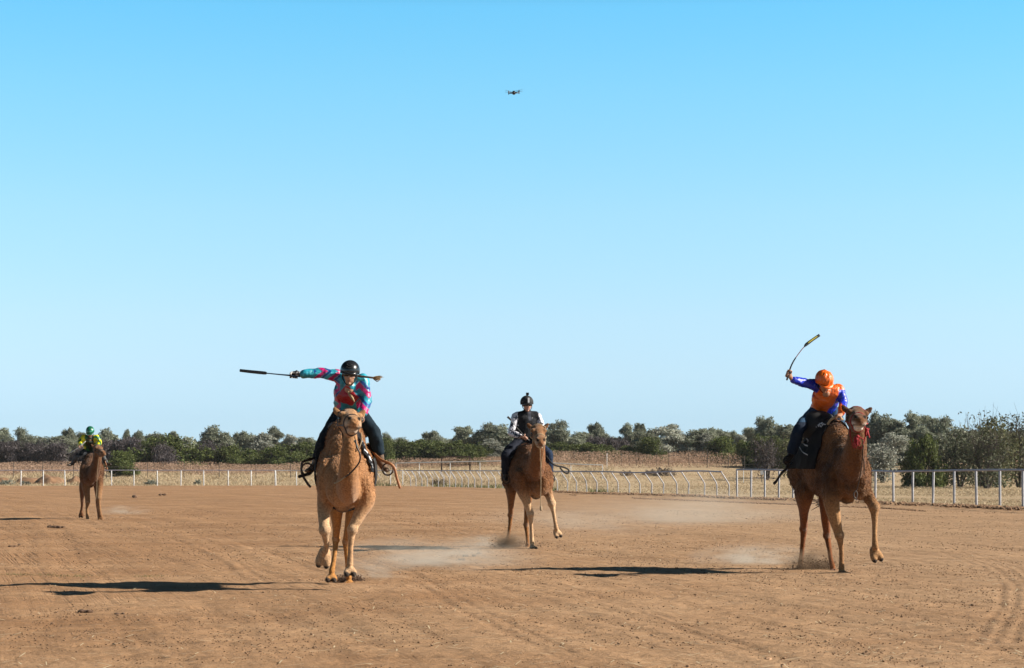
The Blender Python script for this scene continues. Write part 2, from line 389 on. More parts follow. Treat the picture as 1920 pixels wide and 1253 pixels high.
# straw bits
def straw(n):
    px = rng.uniform(-100, 2020, n); Y = 15.5*(60/15.5)**(rng.random(n)**1.2); X = (px-960)/FPX*Y
    a = rng.random(n)*3.14; L = (.02+.07*rng.random(n)**2)*(1+Y/60); wd = .0022+.0022*rng.random(n)+Y*.00006
    d = np.stack([np.cos(a)*L, np.sin(a)*L, rng.normal(0, .004, n)], -1); q = np.stack([-np.sin(a)*wd, np.cos(a)*wd, np.zeros(n)], -1)
    c = np.stack([X, Y, np.full(n, .036)], -1)
    v = np.stack([c-d-q, c+d-q, c+d+q, c-d+q], 1).reshape(-1, 3)
    me = fastmesh('straw_bits', v, np.arange(4*n).reshape(n, 4))
    tag(link('straw_bits', me, simple('straw', (.62, .50, .32), .8, 0, .3, 5)), 'pale straw bits strewn over the brown dirt', 'straw', kind='stuff')
straw(1800)

def leaves(name, p, size, asp=2.2, droop=0.0):
    n = len(p); a = rng.normal(0, 1, (n, 3)); a[:, 2] -= droop; a /= np.linalg.norm(a, axis=1)[:, None]
    b = np.cross(a, rng.normal(0, 1, (n, 3))); b /= np.linalg.norm(b, axis=1)[:, None]
    s = size*(.6+.8*rng.random(n))[:, None]; a = a*s*asp/2; b = b*s/2
    v = np.stack([p-a, p+b*1.0-a*.1, p+a, p-b*1.0-a*.1], 1).reshape(-1, 3)
    return fastmesh(name, v, np.arange(4*n).reshape(n, 4))
# grasses: upright slivers
def blades(name, X, Y, Z, h, wd, mat, lean=.35, label=None, cat='grass', per=1):
    X, Y, Z, h, wd = [np.repeat(np.broadcast_to(a, X.shape), per) for a in (X, Y, Z, h, wd)]; n = len(X)
    if per > 1: X = X+rng.normal(0, 1, n)*wd*2.0; Y = Y+rng.normal(0, 1, n)*wd*2.0
    a = rng.random(n)*3.14; h = h*(.6+.6*rng.random(n))
    q = np.stack([np.cos(a)*wd, np.sin(a)*wd, np.zeros(n)], -1)
    c = np.stack([X, Y, Z-.04], -1); top = c+np.stack([rng.normal(0, lean, n)*h, rng.normal(0, lean, n)*h, h], -1)
    mid = (c+top)/2+q*.4; midb = (c+top)/2-q*.4
    v = np.stack([c-q*.5, c+q*.5, mid, top, midb], 1).reshape(-1, 3)
    i = np.arange(n)*5
    F = np.concatenate([np.stack([i, i+1, i+2, i+4], 1)]); T = np.stack([i+4, i+2, i+3, i+3], 1)
    me = bpy.data.meshes.new(name)
    F3 = np.concatenate([np.stack([i, i+1, i+2], 1), np.stack([i, i+2, i+4], 1), np.stack([i+4, i+2, i+3], 1)])
    me = fastmesh(name, v, F3)
    o = link(name, me, mat); return tag(o, label, cat, kind='stuff')
def leafmat(name, cols, rough=.7, trans=.25, island=True):
    m, nt, b = newmat(name)
    r = nd(nt, 'ShaderNodeNewGeometry').outputs['Random Per Island']
    pos = nd(nt, 'ShaderNodeNewGeometry').outputs['Position']
    oi = nd(nt, 'ShaderNodeObjectInfo').outputs['Random']
    n = len(cols)
    c = ramp(nt, r, [(i/(n-1), tuple(v*ALB for v in col)) for i, col in enumerate(cols)])
    c = mixc(nt, 1.0, c, ramp(nt, noisen(nt, pos, .35, 4), [(.3, .75), (.7, 1.25)]), 'MULTIPLY')
    c = mixc(nt, 1.0, c, ramp(nt, oi, [(0, .82), (1, 1.2)]), 'MULTIPLY')
    nt.links.new(c, b.inputs['Base Color']); b.inputs['Roughness'].default_value = rough; b.inputs['Specular IOR Level'].default_value = .25
    if trans:
        tr = nd(nt, 'ShaderNodeBsdfTranslucent', {'Color': c}); mx = nd(nt, 'ShaderNodeMixShader', {0: trans})
        nt.links.new(b.outputs[0], mx.inputs[1]); nt.links.new(tr.outputs[0], mx.inputs[2])
        nt.links.new(mx.outputs[0], nt.nodes['Material Output'].inputs[0])
    return m
MSTRAW = leafmat('dry_grass', [(.34, .24, .14), (.54, .43, .27), (.64, .53, .36), (.40, .28, .17), (.56, .45, .29)])
MWEED = leafmat('dry_weeds', [(.44, .28, .19), (.56, .37, .26), (.64, .45, .33), (.50, .33, .235)], trans=.35)
MGREENW = leafmat('green_weeds', [(.07, .09, .03), (.13, .14, .05), (.18, .17, .07)])
MSALT = leafmat('saltbush_leaf', [(.15, .17, .13), (.24, .26, .21), (.32, .33, .27)])
def field(n, y0, y1, lo=-200, hi=2130, near_pow=1.0):
    px = rng.uniform(lo, hi, n); Y = np.exp(rng.uniform(np.log(y0), np.log(y1), n)**1.0)
    ok = Y > edgeY(px)+.6; px, Y = px[ok], Y[ok]; return (px-960)/FPX*Y, Y, px
# straw paddock just beyond the rail
X, Y, px = field(150000, 76, 215)
path = np.abs(Y-(118-.9*(X-14)))/1.0 < 4.5
k = (vnoise(X*.35, Y*.12, 31)+.5*rng.random(len(X)) > .42) & ~(path & (X > 10)) & (vnoise(X*.12, Y*.05, 37) > .18)
X, Y = X[k], Y[k]
blades('dry_paddock_grass', X, Y, ground_z(X, Y), .03+.14*vnoise(X*.3, Y*.1, 32)**2+.0003*Y, .018+.00015*Y, MSTRAW, 1.3,
       'short dry straw grass in the paddock beyond the rail')
# tussocks along the left rail
X, Y, px = field(60000, 182, 262, -200, 1150)
k = vnoise(X*.5, Y*.2, 41)+.35*rng.random(len(X)) > .5; X, Y, px = X[k], Y[k], px[k]
blades('rail_side_grass', X, Y, ground_z(X, Y), .10+.55*vnoise(X*.5, Y*.2, 42)**2, .045, MSTRAW, .9,
       'yellow dry tussock grass behind the far rail')
# russet weeds
X, Y, px = field(95000, 212, 300)
k = (Y > 216+16*vnoise(X*.1, X*0, 51)) & (vnoise(X*.3, Y*.1, 53)+.5*rng.random(len(X)) > .22)
X, Y = X[k], Y[k]
hh = .5+.75*vnoise(X*.25, Y*.08, 52)+.3*sst(X, -20, 10)
X3, Y3 = np.repeat(X, 4)+rng.normal(0, .2, 4*len(X)), np.repeat(Y, 4); Z3 = ground_z(X3, Y3)+np.repeat(hh, 4)*(rng.random(4*len(X))**1.2)
me = leaves('russet_weeds', np.stack([X3, Y3, Z3], -1), .055, 2.8, .9)
tag(link('russet_weeds', me, MWEED), 'tall russet dead weeds filling the field before the trees', 'weeds', kind='stuff')
# greener weeds at the foot of the bent posts
X, Y, px = field(16000, 125, 182, 700, 1150)
d = Y-edgeY(px); k = (d < 9) & (vnoise(X*.8, Y*.3, 61) > .45); X, Y = X[k], Y[k]
blades('green_weeds', X, Y, ground_z(X, Y), .15+.3*rng.random(len(X)), .05, MGREENW, .5, 'low green weeds at the foot of the bent rail posts', 'weeds')
# a clump of green weeds on the near track, left edge
X = rng.normal(0, 1, 900); Y = rng.normal(0, 1, 900); cl = rng.integers(0, 4, 900)
cx = np.array([-6.9, -6.55, -6.05, -5.0]); cy = np.array([29.6, 29.4, 29.3, 29.2]); wd_ = np.array([.16, .14, .2, .12])
X = cx[cl]+X*wd_[cl]*1.2; Y = cy[cl]+Y*wd_[cl]
blades('track_weeds', X, Y, 0*X+.03, .03+.03*rng.random(len(X)), .008, MGREENW, .8, 'flat green weeds growing on the dirt near the left edge', 'weeds')

# rough dirt windrow along the right rail
def windrow(n):
    px = rng.uniform(1040, 2300, n); d = np.abs(rng.normal(1.0, .75, n)); Y = edgeY(px)-d; X = (px-960)/FPX*Y
    k = vnoise(X*1.7, Y*.6, 71)+.4*rng.random(n) > .5; return X[k], Y[k], np.full(k.sum(), .05)+.05*rng.random(k.sum())
scatter_chips('windrow_clods', 16000, windrow, lambda n, Y: .02+.06*rng.random(n)**2, mclod, .7, label='rough ridge of dirt clods along the rail foot', cat='dirt')
def windrow2(n):
    px = rng.uniform(1040, 2100, n); yb = np.interp(px, [1040, 1200, 1480, 1650, 1920], [927.5, 936, 947, 954, 973])
    Y = EYE*FPX/(yb+rng.normal(0, .35, n)-HY); X = (px-960)/FPX*Y
    k = vnoise(X*.9, X*0, 75) > .3; return X[k], Y[k], np.full(k.sum(), .02)
scatter_chips('grader_ridge_clods', 9000, windrow2, lambda n, Y: .015+.035*rng.random(n)**2, mclod, .8, label='thin ridge of dark clods left along the course edge', cat='dirt')

# ------------------------------------------------------------------ rails
def fence(name, label, cat, pts, hgts, kind, postmat, railmat, prad, rrad, group=None, railz=None):
    """pts: post feet in order; one thing with a rail and its posts"""
    root = empty(name, tuple(pts[0]), label, cat, group)
    tops = []
    for p, h in zip(pts, hgts):
        p = np.asarray(p, float); m = MB(); lean = rng.normal(0, .012, 2)
        if kind == 'bent':
            a = nrm(V(-1, -.35, 0)); k1 = p+V(0, 0, h*.50)+a*.0; t_ = p+a*.42+V(0, 0, h)
            m.loft([p-V(0, 0, .1), p+V(0, 0, h*.30), k1+V(lean[0], 0, 0), k1+a*.07+V(0, 0, h*.12), t_-a*.10-V(0, 0, h*.10), t_], prad, (0, 1, 0), 8, 3)
        else:
            t_ = p+V(lean[0]*h, lean[1]*h, h); m.loft([p-V(0, 0, .1), t_-V(0, 0, .03)], prad, (0, 1, 0), 8, 1)
        m.build('post', postmat, root); tops.append(t_)
    if railmat is not None:
        m = MB()
        sag = [t_+V(0, 0, rrad*.6) for t_ in tops]
        m.loft(sag, rrad, (0, 0, 1), 8, 3)
        m.build('rail', railmat, root)
    return root, tops
def foot(px, py=None):
    Y = float(edgeY(px)) if py is None else EYE*FPX/(py-HY); return P(px, HY+EYE*FPX/Y, Y)+V(0, 0, 0)
Lp = [-48, -4, 39, 81, 122, 165, 209, 251, 295, 339, 382, 428, 471, 516]
fence('running_rail', 'thin grey running rail on slim white posts along the far left edge of the course', 'rail fence',
      [foot(x) for x in Lp], [1.30]*14, 'straight', M['whitepipe'], M['galv'], .044, .034)
fence('white_rail', 'thick white pipe rail continuing the left rail just before the turquoise rider', 'rail fence',
      [foot(x) for x in (517.5, 556, 597, 640)], [1.28]*4, 'straight', M['whitepipe'], M['pipe'], .042, .038)
Bp = [770, 780, 791, 801, 811, 822, 832, 843, 854, 866, 878, 890, 903, 916, 929, 943, 958, 973, 989, 1005, 1025, 1045, 1064, 1081, 1100, 1119, 1139, 1159, 1180, 1200, 1222, 1244, 1269, 1291, 1321, 1344, 1367]
hb = [1.28 if x < 1150 else 1.28-.05*math.sin((x-1150)/36) for x in Bp]
fence('curved_running_rail', 'grey running rail on bent gooseneck posts sweeping round the bend behind the black-vested rider', 'rail fence',
      [foot(x) for x in Bp], hb, 'bent', M['pipe'], M['galv'], .032, .038)
fence('paddock_rail', 'straight posts under a grey rail at the head of the bend behind the sandy camel', 'rail fence',
      [foot(x, 910.5) for x in (668, 704, 732, 755)], [1.27]*4, 'straight', M['whitepipe'], M['galv'], .038, .03)
Rp = [1382, 1408, 1434, 1460, 1487, 1515, 1545, 1575, 1607, 1641, 1675, 1711, 1749, 1789, 1831, 1875, 1918, 1965, 2015, 2070]
hr = [1.40, 1.40, 1.40, 1.38, 1.37, 1.36, 1.36, 1.36, 1.35, 1.36, 1.34, 1.36, 1.37, 1.39, 1.40, 1.41, 1.41, 1.4, 1.4, 1.4]
fence('home_straight_rail', 'pale grey running rail on straight posts along the right side behind the orange-capped rider', 'rail fence',
      [foot(x) for x in Rp], hr, 'straight', M['pipe'], M['galv'], .046, .040)
# inner loop: second row of gooseneck posts seen through the first
ip = [(697, 908), (712, 907.5), (727, 907), (744, 906.5), (762, 906.5), (780, 907), (797, 907), (815, 907.5), (833, 908), (851, 908.5)]
fence('inner_running_rail', 'second row of small bent rail posts seen through the bend rail', 'rail fence',
      [foot(x, y) for x, y in ip], [1.25]*len(ip), 'bent', M['pipe'], M['galv'], .03, .028)
# white rail higher up in the paddock
def at_ground(px, Y):
    X = (px-960)/FPX*Y; return V(X, Y, float(ground_z(X, Y)))
fence('paddock_pipe_fence', 'long white pipe rail on sparse posts in the weeds behind the bend', 'rail fence',
      [at_ground(px, 205-i*1.0) for i, px in enumerate((742, 786, 844, 900, 955, 1010, 1070, 1130))],
      [1.35, 1.40, 1.45, 1.5, 1.55, 1.45, 1.32, 1.25], 'straight', M['whitepipe'], M['whitepipe'], .03, .045)
# rusty gate frame
root = empty('steel_gate_frame', tuple(at_ground(828, 215)), 'rusty brown steel frame standing in the weeds beyond the bent rail', 'frame')
g0, g1 = at_ground(828, 215), at_ground(881, 215)
for p in (g0, g1): MB().box(p+V(0, 0, .75), (.07, .07, .85)).build('post', M['rust'], root, sm=False)
MB().box((g0+g1)/2+V(0, 0, 1.56), (abs(g1[0]-g0[0])/2+.07, .068, .06)).build('top_bar', M['rust'], root, sm=False)
MB().box((g0+g1)/2+V(0, 0, .75), (abs(g1[0]-g0[0])/2-.07, .03, .03)).build('middle_bar', M['rust'], root, sm=False)
# wire paddock fence with dark pickets
pk = [(1077, 873), (1105, 874), (1138, 871), (1165, 873), (1180, 874), (1193, 872), (1231, 872), (1254, 874), (1292, 871), (1326, 871), (1365, 875), (1395, 873), (1478, 872), (1560, 873), (1659, 868), (1709, 870), (1765, 872), (1806, 869), (1870, 872), (1925, 872)]
root = empty('wire_fence', tuple(at_ground(pk[0][0], 235)), 'old wire fence on thin dark pickets crossing the dry field on the right', 'wire fence')
tps = []
for i, (px, _) in enumerate(pk):
    Yd = 235-(px-1077)/850*45; p = at_ground(px, Yd); hh = 1.25+.5*(i % 4 == 1)*(i > 5)+.25*rng.random()
    m = MB().loft([p-V(0, 0, .1), p+V(rng.normal(0, .03), 0, hh)], .045 if i > 11 else .035, (1, 0, 0), 6, 1)
    m.build('picket', M['wood'], root); tps.append(p)
for z in (.5, .95, 1.15):
    MB().loft([p+V(0, -.05, z) for p in tps], .010, (0, 0, 1), 4, 1).build('wire', M['wire'], root)
root = empty('wire_fence', tuple(at_ground(-30, 205)), 'thin dark picket fence barely seen in the grass behind the left rail', 'wire fence')
tps = []
for px in (-30, 25, 80, 138, 200, 277, 345, 411, 480, 545):
    p = at_ground(px, 208); MB().loft([p-V(0, 0, .1), p+V(0, 0, 1.35+.2*rng.random())], .03, (1, 0, 0), 6, 1).build('picket', M['wood'], root); tps.append(p)
MB().loft([p+V(0, -.05, 1.1) for p in tps], .012, (0, 0, 1), 4, 1).build('wire', M['wire'], root)
# little white marker sign, and white stakes
def stake(px, Y, h, r, lab, mat='whitepipe', board=None):
    p = at_ground(px, Y); root = empty('marker_sign' if board else 'marker_stake', tuple(p), lab, 'sign' if board else 'stake')
    MB().loft([p-V(0, 0, .1), p+V(0, 0, h)], r, (1, 0, 0), 8, 1).build('post', M[mat], root)
    if board: MB().box(p+V(0, -.05, h+board[1]*.5), (board[0], .015, board[1])).build('board', M['white'], root, sm=False)
    else: MB().ball(p+V(0, 0, h), r*1.6, n=8, m=6).build('cap', M['white'], root)
stake(1428.5, 190, .80, .035, 'small white board on a stake beside the bare shrub before the orange rider', 'wood', (.12, .20))
stake(1394, 190, 1.2, .03, 'short white stake in the grass left of the small white board')
stake(1805, 175, 1.1, .03, 'short white stake in the grass before the dark scrub on the right')
stake(1138, 220, 1.5, .03, 'thin pale stake in the russet field right of the black-vested rider')

# mounds of dirt on the left behind the rail
def mound(px, Y, wid, hgt, lab, seed):
    c = at_ground(px, Y); n, m_ = 40, 22
    a = np.linspace(-1, 1, n)[:, None]; b = np.linspace(-1, 1, m_)[None]
    r = np.sqrt(a**2+b**2); z = np.clip(1-r**2.2, 0, 1)*hgt
    z = z*(.75+.5*vnoise(a*3+seed, b*3+0*a, seed))+.10*hgt*(vnoise(a*9+seed, b*9+0*a, seed+1)-.5)*(r < .98)-.04
    G = np.stack([c[0]+a*wid+0*b, c[1]+b*wid*.7+0*a, c[2]+z], -1).transpose(1, 0, 2)
    me = gridmesh('dirt_mound', G-c); smooth(me)
    tag(link('dirt_mound', me, simple('mound_soil', (.27, .15, .08), .95, 0, .4, .8, .05, 3), None, tuple(c)), lab, 'dirt mound')
mound(97, 190, 1.7, .72, 'larger brown dirt mound behind the rail, left of the green-helmeted rider', 5)
mound(57, 192, 1.6, .55, 'smaller reddish dirt mound behind the rail near the left edge', 9)
mound(140, 189, 1.0, .62, 'rough spoil heap partly hidden by the dark brown camel', 13)
mound(4, 190, 1.2, .5, 'low dirt mound cut by the left edge of the picture', 15)
def saltbush(px, Y, r, h, lab, mat=None, n=700, name='saltbush'):
    c = at_ground(px, Y); k = rng.normal(0, 1, (n, 3)); k /= np.linalg.norm(k, axis=1)[:, None]; k[:, 2] = np.abs(k[:, 2])
    rad = (.55+.5*rng.random(n))*(1+.25*np.sin(k[:, 0]*7+k[:, 2]*5)); p = k*rad[:, None]*V(r, r, h)
    me = leaves(name, p, .05+.25*r/ math.sqrt(n)*2, 1.6); root = empty(name, tuple(c), lab, 'bush')
    link('foliage', me, mat or MSALT, root)
    m = MB(); 
    for i in range(5):
        a = i*1.25; m.loft([c-V(0, 0, .05), c+V(math.cos(a)*r*.5, math.sin(a)*r*.5, h*.6)], (.015, .015), (1, 0, 0), 5, 1)
    m.build('stem', M['wood'], root)
saltbush(283, 186, .55, .42, 'wide blue-grey saltbush behind the far rail, right of the green-helmeted rider')
saltbush(370, 186, .28, .40, 'small blue-grey saltbush behind the far rail, halfway to the turquoise rider')
saltbush(12, 186, .7, .42, 'grey saltbush behind the far rail at the left edge of the picture')
saltbush(47, 185, .4, .30, 'dark low saltbush at the rail foot near the left edge')
saltbush(1243, 205, 1.1, .75, 'larger dark twiggy mound of dead bush in the dry field, centre right', leafmat('dead_bush', [(.10, .08, .07), (.17, .13, .11)]), 1500, 'dead_bush')
saltbush(1217, 207, .7, .45, 'dark dead bush just left of the larger twiggy mound', leafmat('dead_bush_small', [(.12, .09, .07), (.18, .14, .11)]), 700, 'dead_bush')
saltbush(1174, 205, .55, .45, 'small round dead bush alone in the dry field', leafmat('dead_bush_round', [(.10, .07, .06), (.16, .12, .09)]), 500, 'dead_bush')
saltbush(822, 184, .8, .45, 'brown tangle of dead bush under the bent rail posts', leafmat('tangle', [(.10, .08, .05), (.20, .15, .09)]), 700, 'dead_bush')

# ------------------------------------------------------------------ trees
MGUM = leafmat('gum_leaf', [(.13, .16, .10), (.22, .25, .17), (.34, .36, .27), (.46, .48, .39), (.17, .20, .12)], trans=.35)
MPALE = leafmat('pale_gum_leaf', [(.20, .22, .17), (.34, .36, .29), (.50, .51, .44), (.60, .60, .53)], trans=.35)
MGREEN = leafmat('green_bush_leaf', [(.05, .075, .018), (.09, .12, .030), (.155, .18, .05), (.10, .125, .045)], trans=.35)
MDARK = leafmat('dead_scrub_twig', [(.055, .045, .055), (.09, .075, .085), (.14, .12, .125), (.07, .06, .065)])
MBARK = simple('bark', (.20, .17, .14), .9, 0, .45, 3)
MDBARK = simple('dark_bark', (.08, .06, .05), .9, 0, .45, 3)
def tree_proto(kind, seed):
    """returns trunk mesh and crown mesh, about 6 m tall, foot at origin"""
    r = np.random.default_rng(seed); H = 6.0; m = MB(); cl = []
    if kind in ('gum', 'pale'):
        nl = r.integers(4, 7); base = V(0, 0, 0)
        fork = V(r.normal(0, .15), r.normal(0, .15), H*r.uniform(.16, .28)); m.loft([base-V(0, 0, .2), base+V(0, 0, .4), fork], [.17, .14, .12], (1, 0, 0), 7, 2)
        for i in range(nl):
            a = i*6.28/nl+r.uniform(-.4, .4); rr = r.uniform(.5, 1.6); z = H*r.uniform(.45, .88)
            if i == 0: rr, z = .25, H*.82
            tip = V(math.cos(a)*rr, math.sin(a)*rr, z); mid = lerp(fork, tip, .5)+V(*r.normal(0, .15, 3))
            m.loft([fork-V(0, 0, .1), mid, tip], [.08, .055, .02], (1, 0, 0), 6, 3)
            cl.append((tip, r.uniform(.6, .95)))
            for j in range(3):
                q = lerp(mid, tip, r.uniform(.2, 1))+V(*r.normal(0, .5, 3)); cl.append((q, r.uniform(.35, .75)))
                m.loft([mid, q], [.035, .012], (1, 0, 0), 5, 1)
        for j in range(7): cl.append((V(r.normal(0, 1.0), r.normal(0, 1.0), H*r.uniform(.22, .6)), r.uniform(.5, .85)))
        den, sz, asp, dr = 900, .10, 2.6, .5
    elif kind == 'green':
        for i in range(13):
            a = r.uniform(0, 6.28); rr = r.uniform(0, 2.0); z = H*.30*r.uniform(.35, 1.0)*(1.25-.22*rr)
            cl.append((V(math.cos(a)*rr, math.sin(a)*rr, z*1.25), r.uniform(.55, .95)))
        for i in range(10):
            a = r.uniform(0, 6.28); rr = r.uniform(1.0, 2.2); cl.append((V(math.cos(a)*rr, math.sin(a)*rr, .5), r.uniform(.5, .8)))
        for i in range(5):
            a = i*1.26; m.loft([V(math.cos(a)*.1, math.sin(a)*.1, -.1), V(math.cos(a)*.6, math.sin(a)*.6, 1.2), V(math.cos(a)*1.1, math.sin(a)*1.1, 2.2)], [.07, .05, .02], (1, 0, 0), 6, 2)
        den, sz, asp, dr = 700, .105, 1.8, -.3
    else:                                                            # dark dead scrub
        for i in range(14):
            a = r.uniform(0, 6.28); rr = r.uniform(0, 1.9); cl.append((V(math.cos(a)*rr, math.sin(a)*rr, r.uniform(.5, 2.3)), r.uniform(.6, .95)))
        for i in range(16):
            a = i*.4; q = V(math.cos(a)*r.uniform(.6, 2.0), math.sin(a)*r.uniform(.6, 2.0), r.uniform(1.6, 3.1))
            m.loft([V(math.cos(a)*.15, math.sin(a)*.15, -.1), q*V(.5, .5, .5)+V(*r.normal(0, .12, 3)), q], [.05, .035, .010], (1, 0, 0), 5, 2)
        den, sz, asp, dr = 480, .07, 5.5, -.8
    ps = []
    for c, rad in cl:
        n = int(den*rad*rad*1.5); k = r.normal(0, 1, (n, 3)); k /= np.linalg.norm(k, axis=1)[:, None]
        rr = rad*(.25+.85*r.random(n)**.55)*(1+.45*np.sin(k[:, 0]*5+c[0]*3)*np.sin(k[:, 2]*6+c[1]))
        ps.append(c+k*rr[:, None]*V(1, 1, .72))
    p = np.concatenate(ps); p = p[p[:, 2] > .02]
    global rng
    keep = rng; rng = r; cm = leaves(kind+'_crown', p, sz, asp, dr); rng = keep
    tm = m.mesh(kind+'_trunk'); top = float(np.percentile(p[:, 2], 99.3)); wd = float(np.percentile(np.abs(p[:, 0]), 97))*2
    tm.materials.append(MBARK if kind in ('gum', 'pale') else MDBARK)
    cm.materials.append(dict(gum=MGUM, pale=MPALE, green=MGREEN, dark=MDARK)[kind])
    return tm, cm, top, wd
PROTO = {k: [tree_proto(k, 100*i+s) for s in range(n)] for i, (k, n) in enumerate((('gum', 7), ('pale', 4), ('green', 4), ('dark', 3)))}
KN = dict(gum=('gum_tree', 'grey-green gum tree', 'tree'), pale=('gum_tree', 'pale silvery gum tree', 'tree'),
          green=('green_shrub', 'dense dark green shrub', 'bush'), dark=('dead_scrub', 'dark purplish bare scrub bush', 'bush'))
GR = dict(gum='gum trees along the skyline', pale='gum trees along the skyline', green='green shrubs before the gum trees', dark='dark bare scrub before the gum trees')
# (kind, px, top py, width px, depth)
T = [('gum', 8, 805, 34, 300), ('gum', 40, 806, 40, 305), ('gum', 70, 822, 40, 310), ('gum', 95, 820, 52, 290), ('gum', 131, 806, 22, 300), ('gum', 150, 813, 34, 305),
     ('gum', 200, 808, 32, 300), ('gum', 178, 820, 30, 310), ('gum', 237, 809, 16, 300), ('gum', 259, 811, 22, 300), ('gum', 281, 815, 42, 305), ('gum', 325, 811, 18, 300), ('gum', 310, 820, 50, 310), ('gum', 350, 822, 40, 310),
     ('gum', 402, 803, 38, 295), ('gum', 437, 824, 30, 300), ('gum', 455, 812, 26, 290), ('gum', 478, 817, 32, 290), ('pale', 497, 815, 48, 270), ('gum', 519, 804, 42, 285), ('pale', 541, 818, 38, 275), ('gum', 583, 824, 26, 305), ('gum', 566, 822, 40, 300),
     ('gum', 640, 826, 40, 310), ('gum', 724, 815, 28, 270), ('gum', 752, 824, 36, 300), ('gum', 785, 826, 32, 305), ('gum', 812, 811, 30, 285), ('gum', 835, 823, 30, 300), ('gum', 853, 817, 24, 290), ('gum', 875, 802, 52, 265), ('gum', 915, 797, 44, 262), ('gum', 942, 801, 44, 262), ('pale', 926, 825, 46, 245),
     ('gum', 1030, 806, 36, 280), ('gum', 1050, 792, 42, 275), ('gum', 1085, 814, 38, 270), ('gum', 1106, 813, 30, 280), ('gum', 1119, 796, 26, 285), ('gum', 1150, 822, 26, 280), ('gum', 1172, 797, 34, 275), ('gum', 1196, 796, 26, 280), ('gum', 1201, 811, 44, 270), ('gum', 1225, 808, 40, 275),
     ('pale', 1263, 798, 62, 250), ('gum', 1300, 807, 48, 250), ('pale', 1325, 815, 38, 248), ('gum', 1337, 805, 26, 285), ('gum', 1358, 810, 32, 280), ('pale', 1386, 817, 34, 250), ('gum', 1378, 811, 28, 280), ('gum', 1404, 804, 30, 275), ('gum', 1427, 785, 30, 255), ('gum', 1444, 788, 30, 255),
     ('gum', 1465, 800, 36, 250), ('gum', 1488, 803, 28, 250), ('gum', 1640, 777, 30, 225), ('gum', 1661, 784, 42, 222), ('gum', 1689, 790, 36, 225), ('gum', 1715, 778, 38, 222), ('gum', 1745, 786, 34, 220), ('gum', 1771, 786, 44, 215), ('pale', 1667, 814, 52, 205), ('gum', 1697, 806, 50, 215), ('gum', 1735, 804, 50, 214), ('gum', 1790, 806, 60, 212), ('gum', 1624, 800, 34, 228),
     ('dark', 14, 829, 56, 262), ('dark', 50, 832, 48, 262), ('dark', 78, 838, 44, 258), ('dark', 105, 833, 56, 258), ('dark', 214, 828, 52, 262), ('dark', 246, 824, 46, 262), ('dark', 398, 831, 50, 258), ('dark', 382, 838, 34, 256), ('dark', 1130, 821, 50, 262), ('dark', 1154, 826, 40, 262), ('dark', 300, 836, 50, 250), ('dark', 160, 836, 40, 262),
     ('green', 320, 821, 112, 255), ('green', 222, 848, 54, 215), ('green', 437, 838, 60, 255), ('green', 523, 840, 74, 250), ('green', 566, 833, 80, 262), ('green', 470, 845, 60, 256), ('green', 598, 838, 64, 262), ('green', 720, 826, 44, 250), ('green', 748, 830, 76, 255), ('green', 783, 829, 80, 255), ('green', 820, 830, 76, 252), ('green', 853, 830, 70, 250),
     ('green', 884, 836, 50, 238), ('green', 906, 832, 40, 245), ('green', 1075, 835, 64, 255), ('green', 1110, 833, 60, 245), ('green', 1045, 832, 60, 255), ('green', 1140, 838, 40, 245), ('green', 1180, 838, 44, 250), ('green', 1223, 822, 46, 240), ('green', 1350, 822, 62, 240), ('green', 1395, 828, 36, 236), ('green', 1420, 820, 44, 225), ('green', 1450, 822, 50, 222), ('green', 1412, 833, 34, 225), ('green', 1476, 828, 44, 220),
     ('green', 1732, 822, 64, 165)]
zones = [(-99, 150, 'left of the green-helmeted rider'), (150, 640, 'between green-helmeted and turquoise riders'), (640, 985, 'between turquoise and black-vested riders'),
         (985, 1500, 'between black-vested and orange-capped riders'), (1500, 2100, 'right of the orange-capped rider')]
ORD = ['first', 'second', 'third', 'fourth', 'fifth', 'sixth', 'seventh', 'eighth', 'ninth', 'tenth', 'eleventh', 'twelfth', 'thirteenth', 'fourteenth', 'fifteenth', 'sixteenth', 'seventeenth', 'eighteenth', 'nineteenth', 'twentieth', 'twenty-first', 'twenty-second', 'twenty-third', 'twenty-fourth']
def place_tree(kind, px, top, wd, Y, label, i):
    pr = PROTO[kind][i % len(PROTO[kind])]; X = (px-960)/FPX*Y; z0 = float(ground_z(X, Y))-.05
    hgt = EYE+(HY-top)/FPX*Y-z0; sz_ = hgt/pr[2]; sxy = wd/FPX*Y/pr[3]*1.2
    nm, _, cat = KN[kind]
    root = empty(nm, (X, Y, z0), label, cat, GR[kind])
    root.scale = (sxy, sxy, sz_); root.rotation_euler = (0, 0, (i*2.399) % 6.28 if kind != 'x' else 0)
    for n_, me_ in (('trunk' if cat == 'tree' else 'stem', pr[0]), ('crown' if cat == 'tree' else 'foliage', pr[1])):
        o = bpy.data.objects.new(n_, me_); sc.collection.objects.link(o); o.parent = root
    return root
for k in KN:
    for z0_, z1_, zn in zones:
        sel = sorted([t_ for t_ in T if t_[0] == k and z0_ <= t_[1] < z1_], key=lambda q: q[1])
        for j, t_ in enumerate(sel):
            n_ = ('the one ' if len(sel) == 1 else ORD[j]+' ')
            place_tree(*t_, '%s, %s%s, counted from the left' % (KN[k][1], n_, zn) if len(sel) > 1 else '%s, the only one %s' % (KN[k][1], zn), int(t_[1]*7+j))
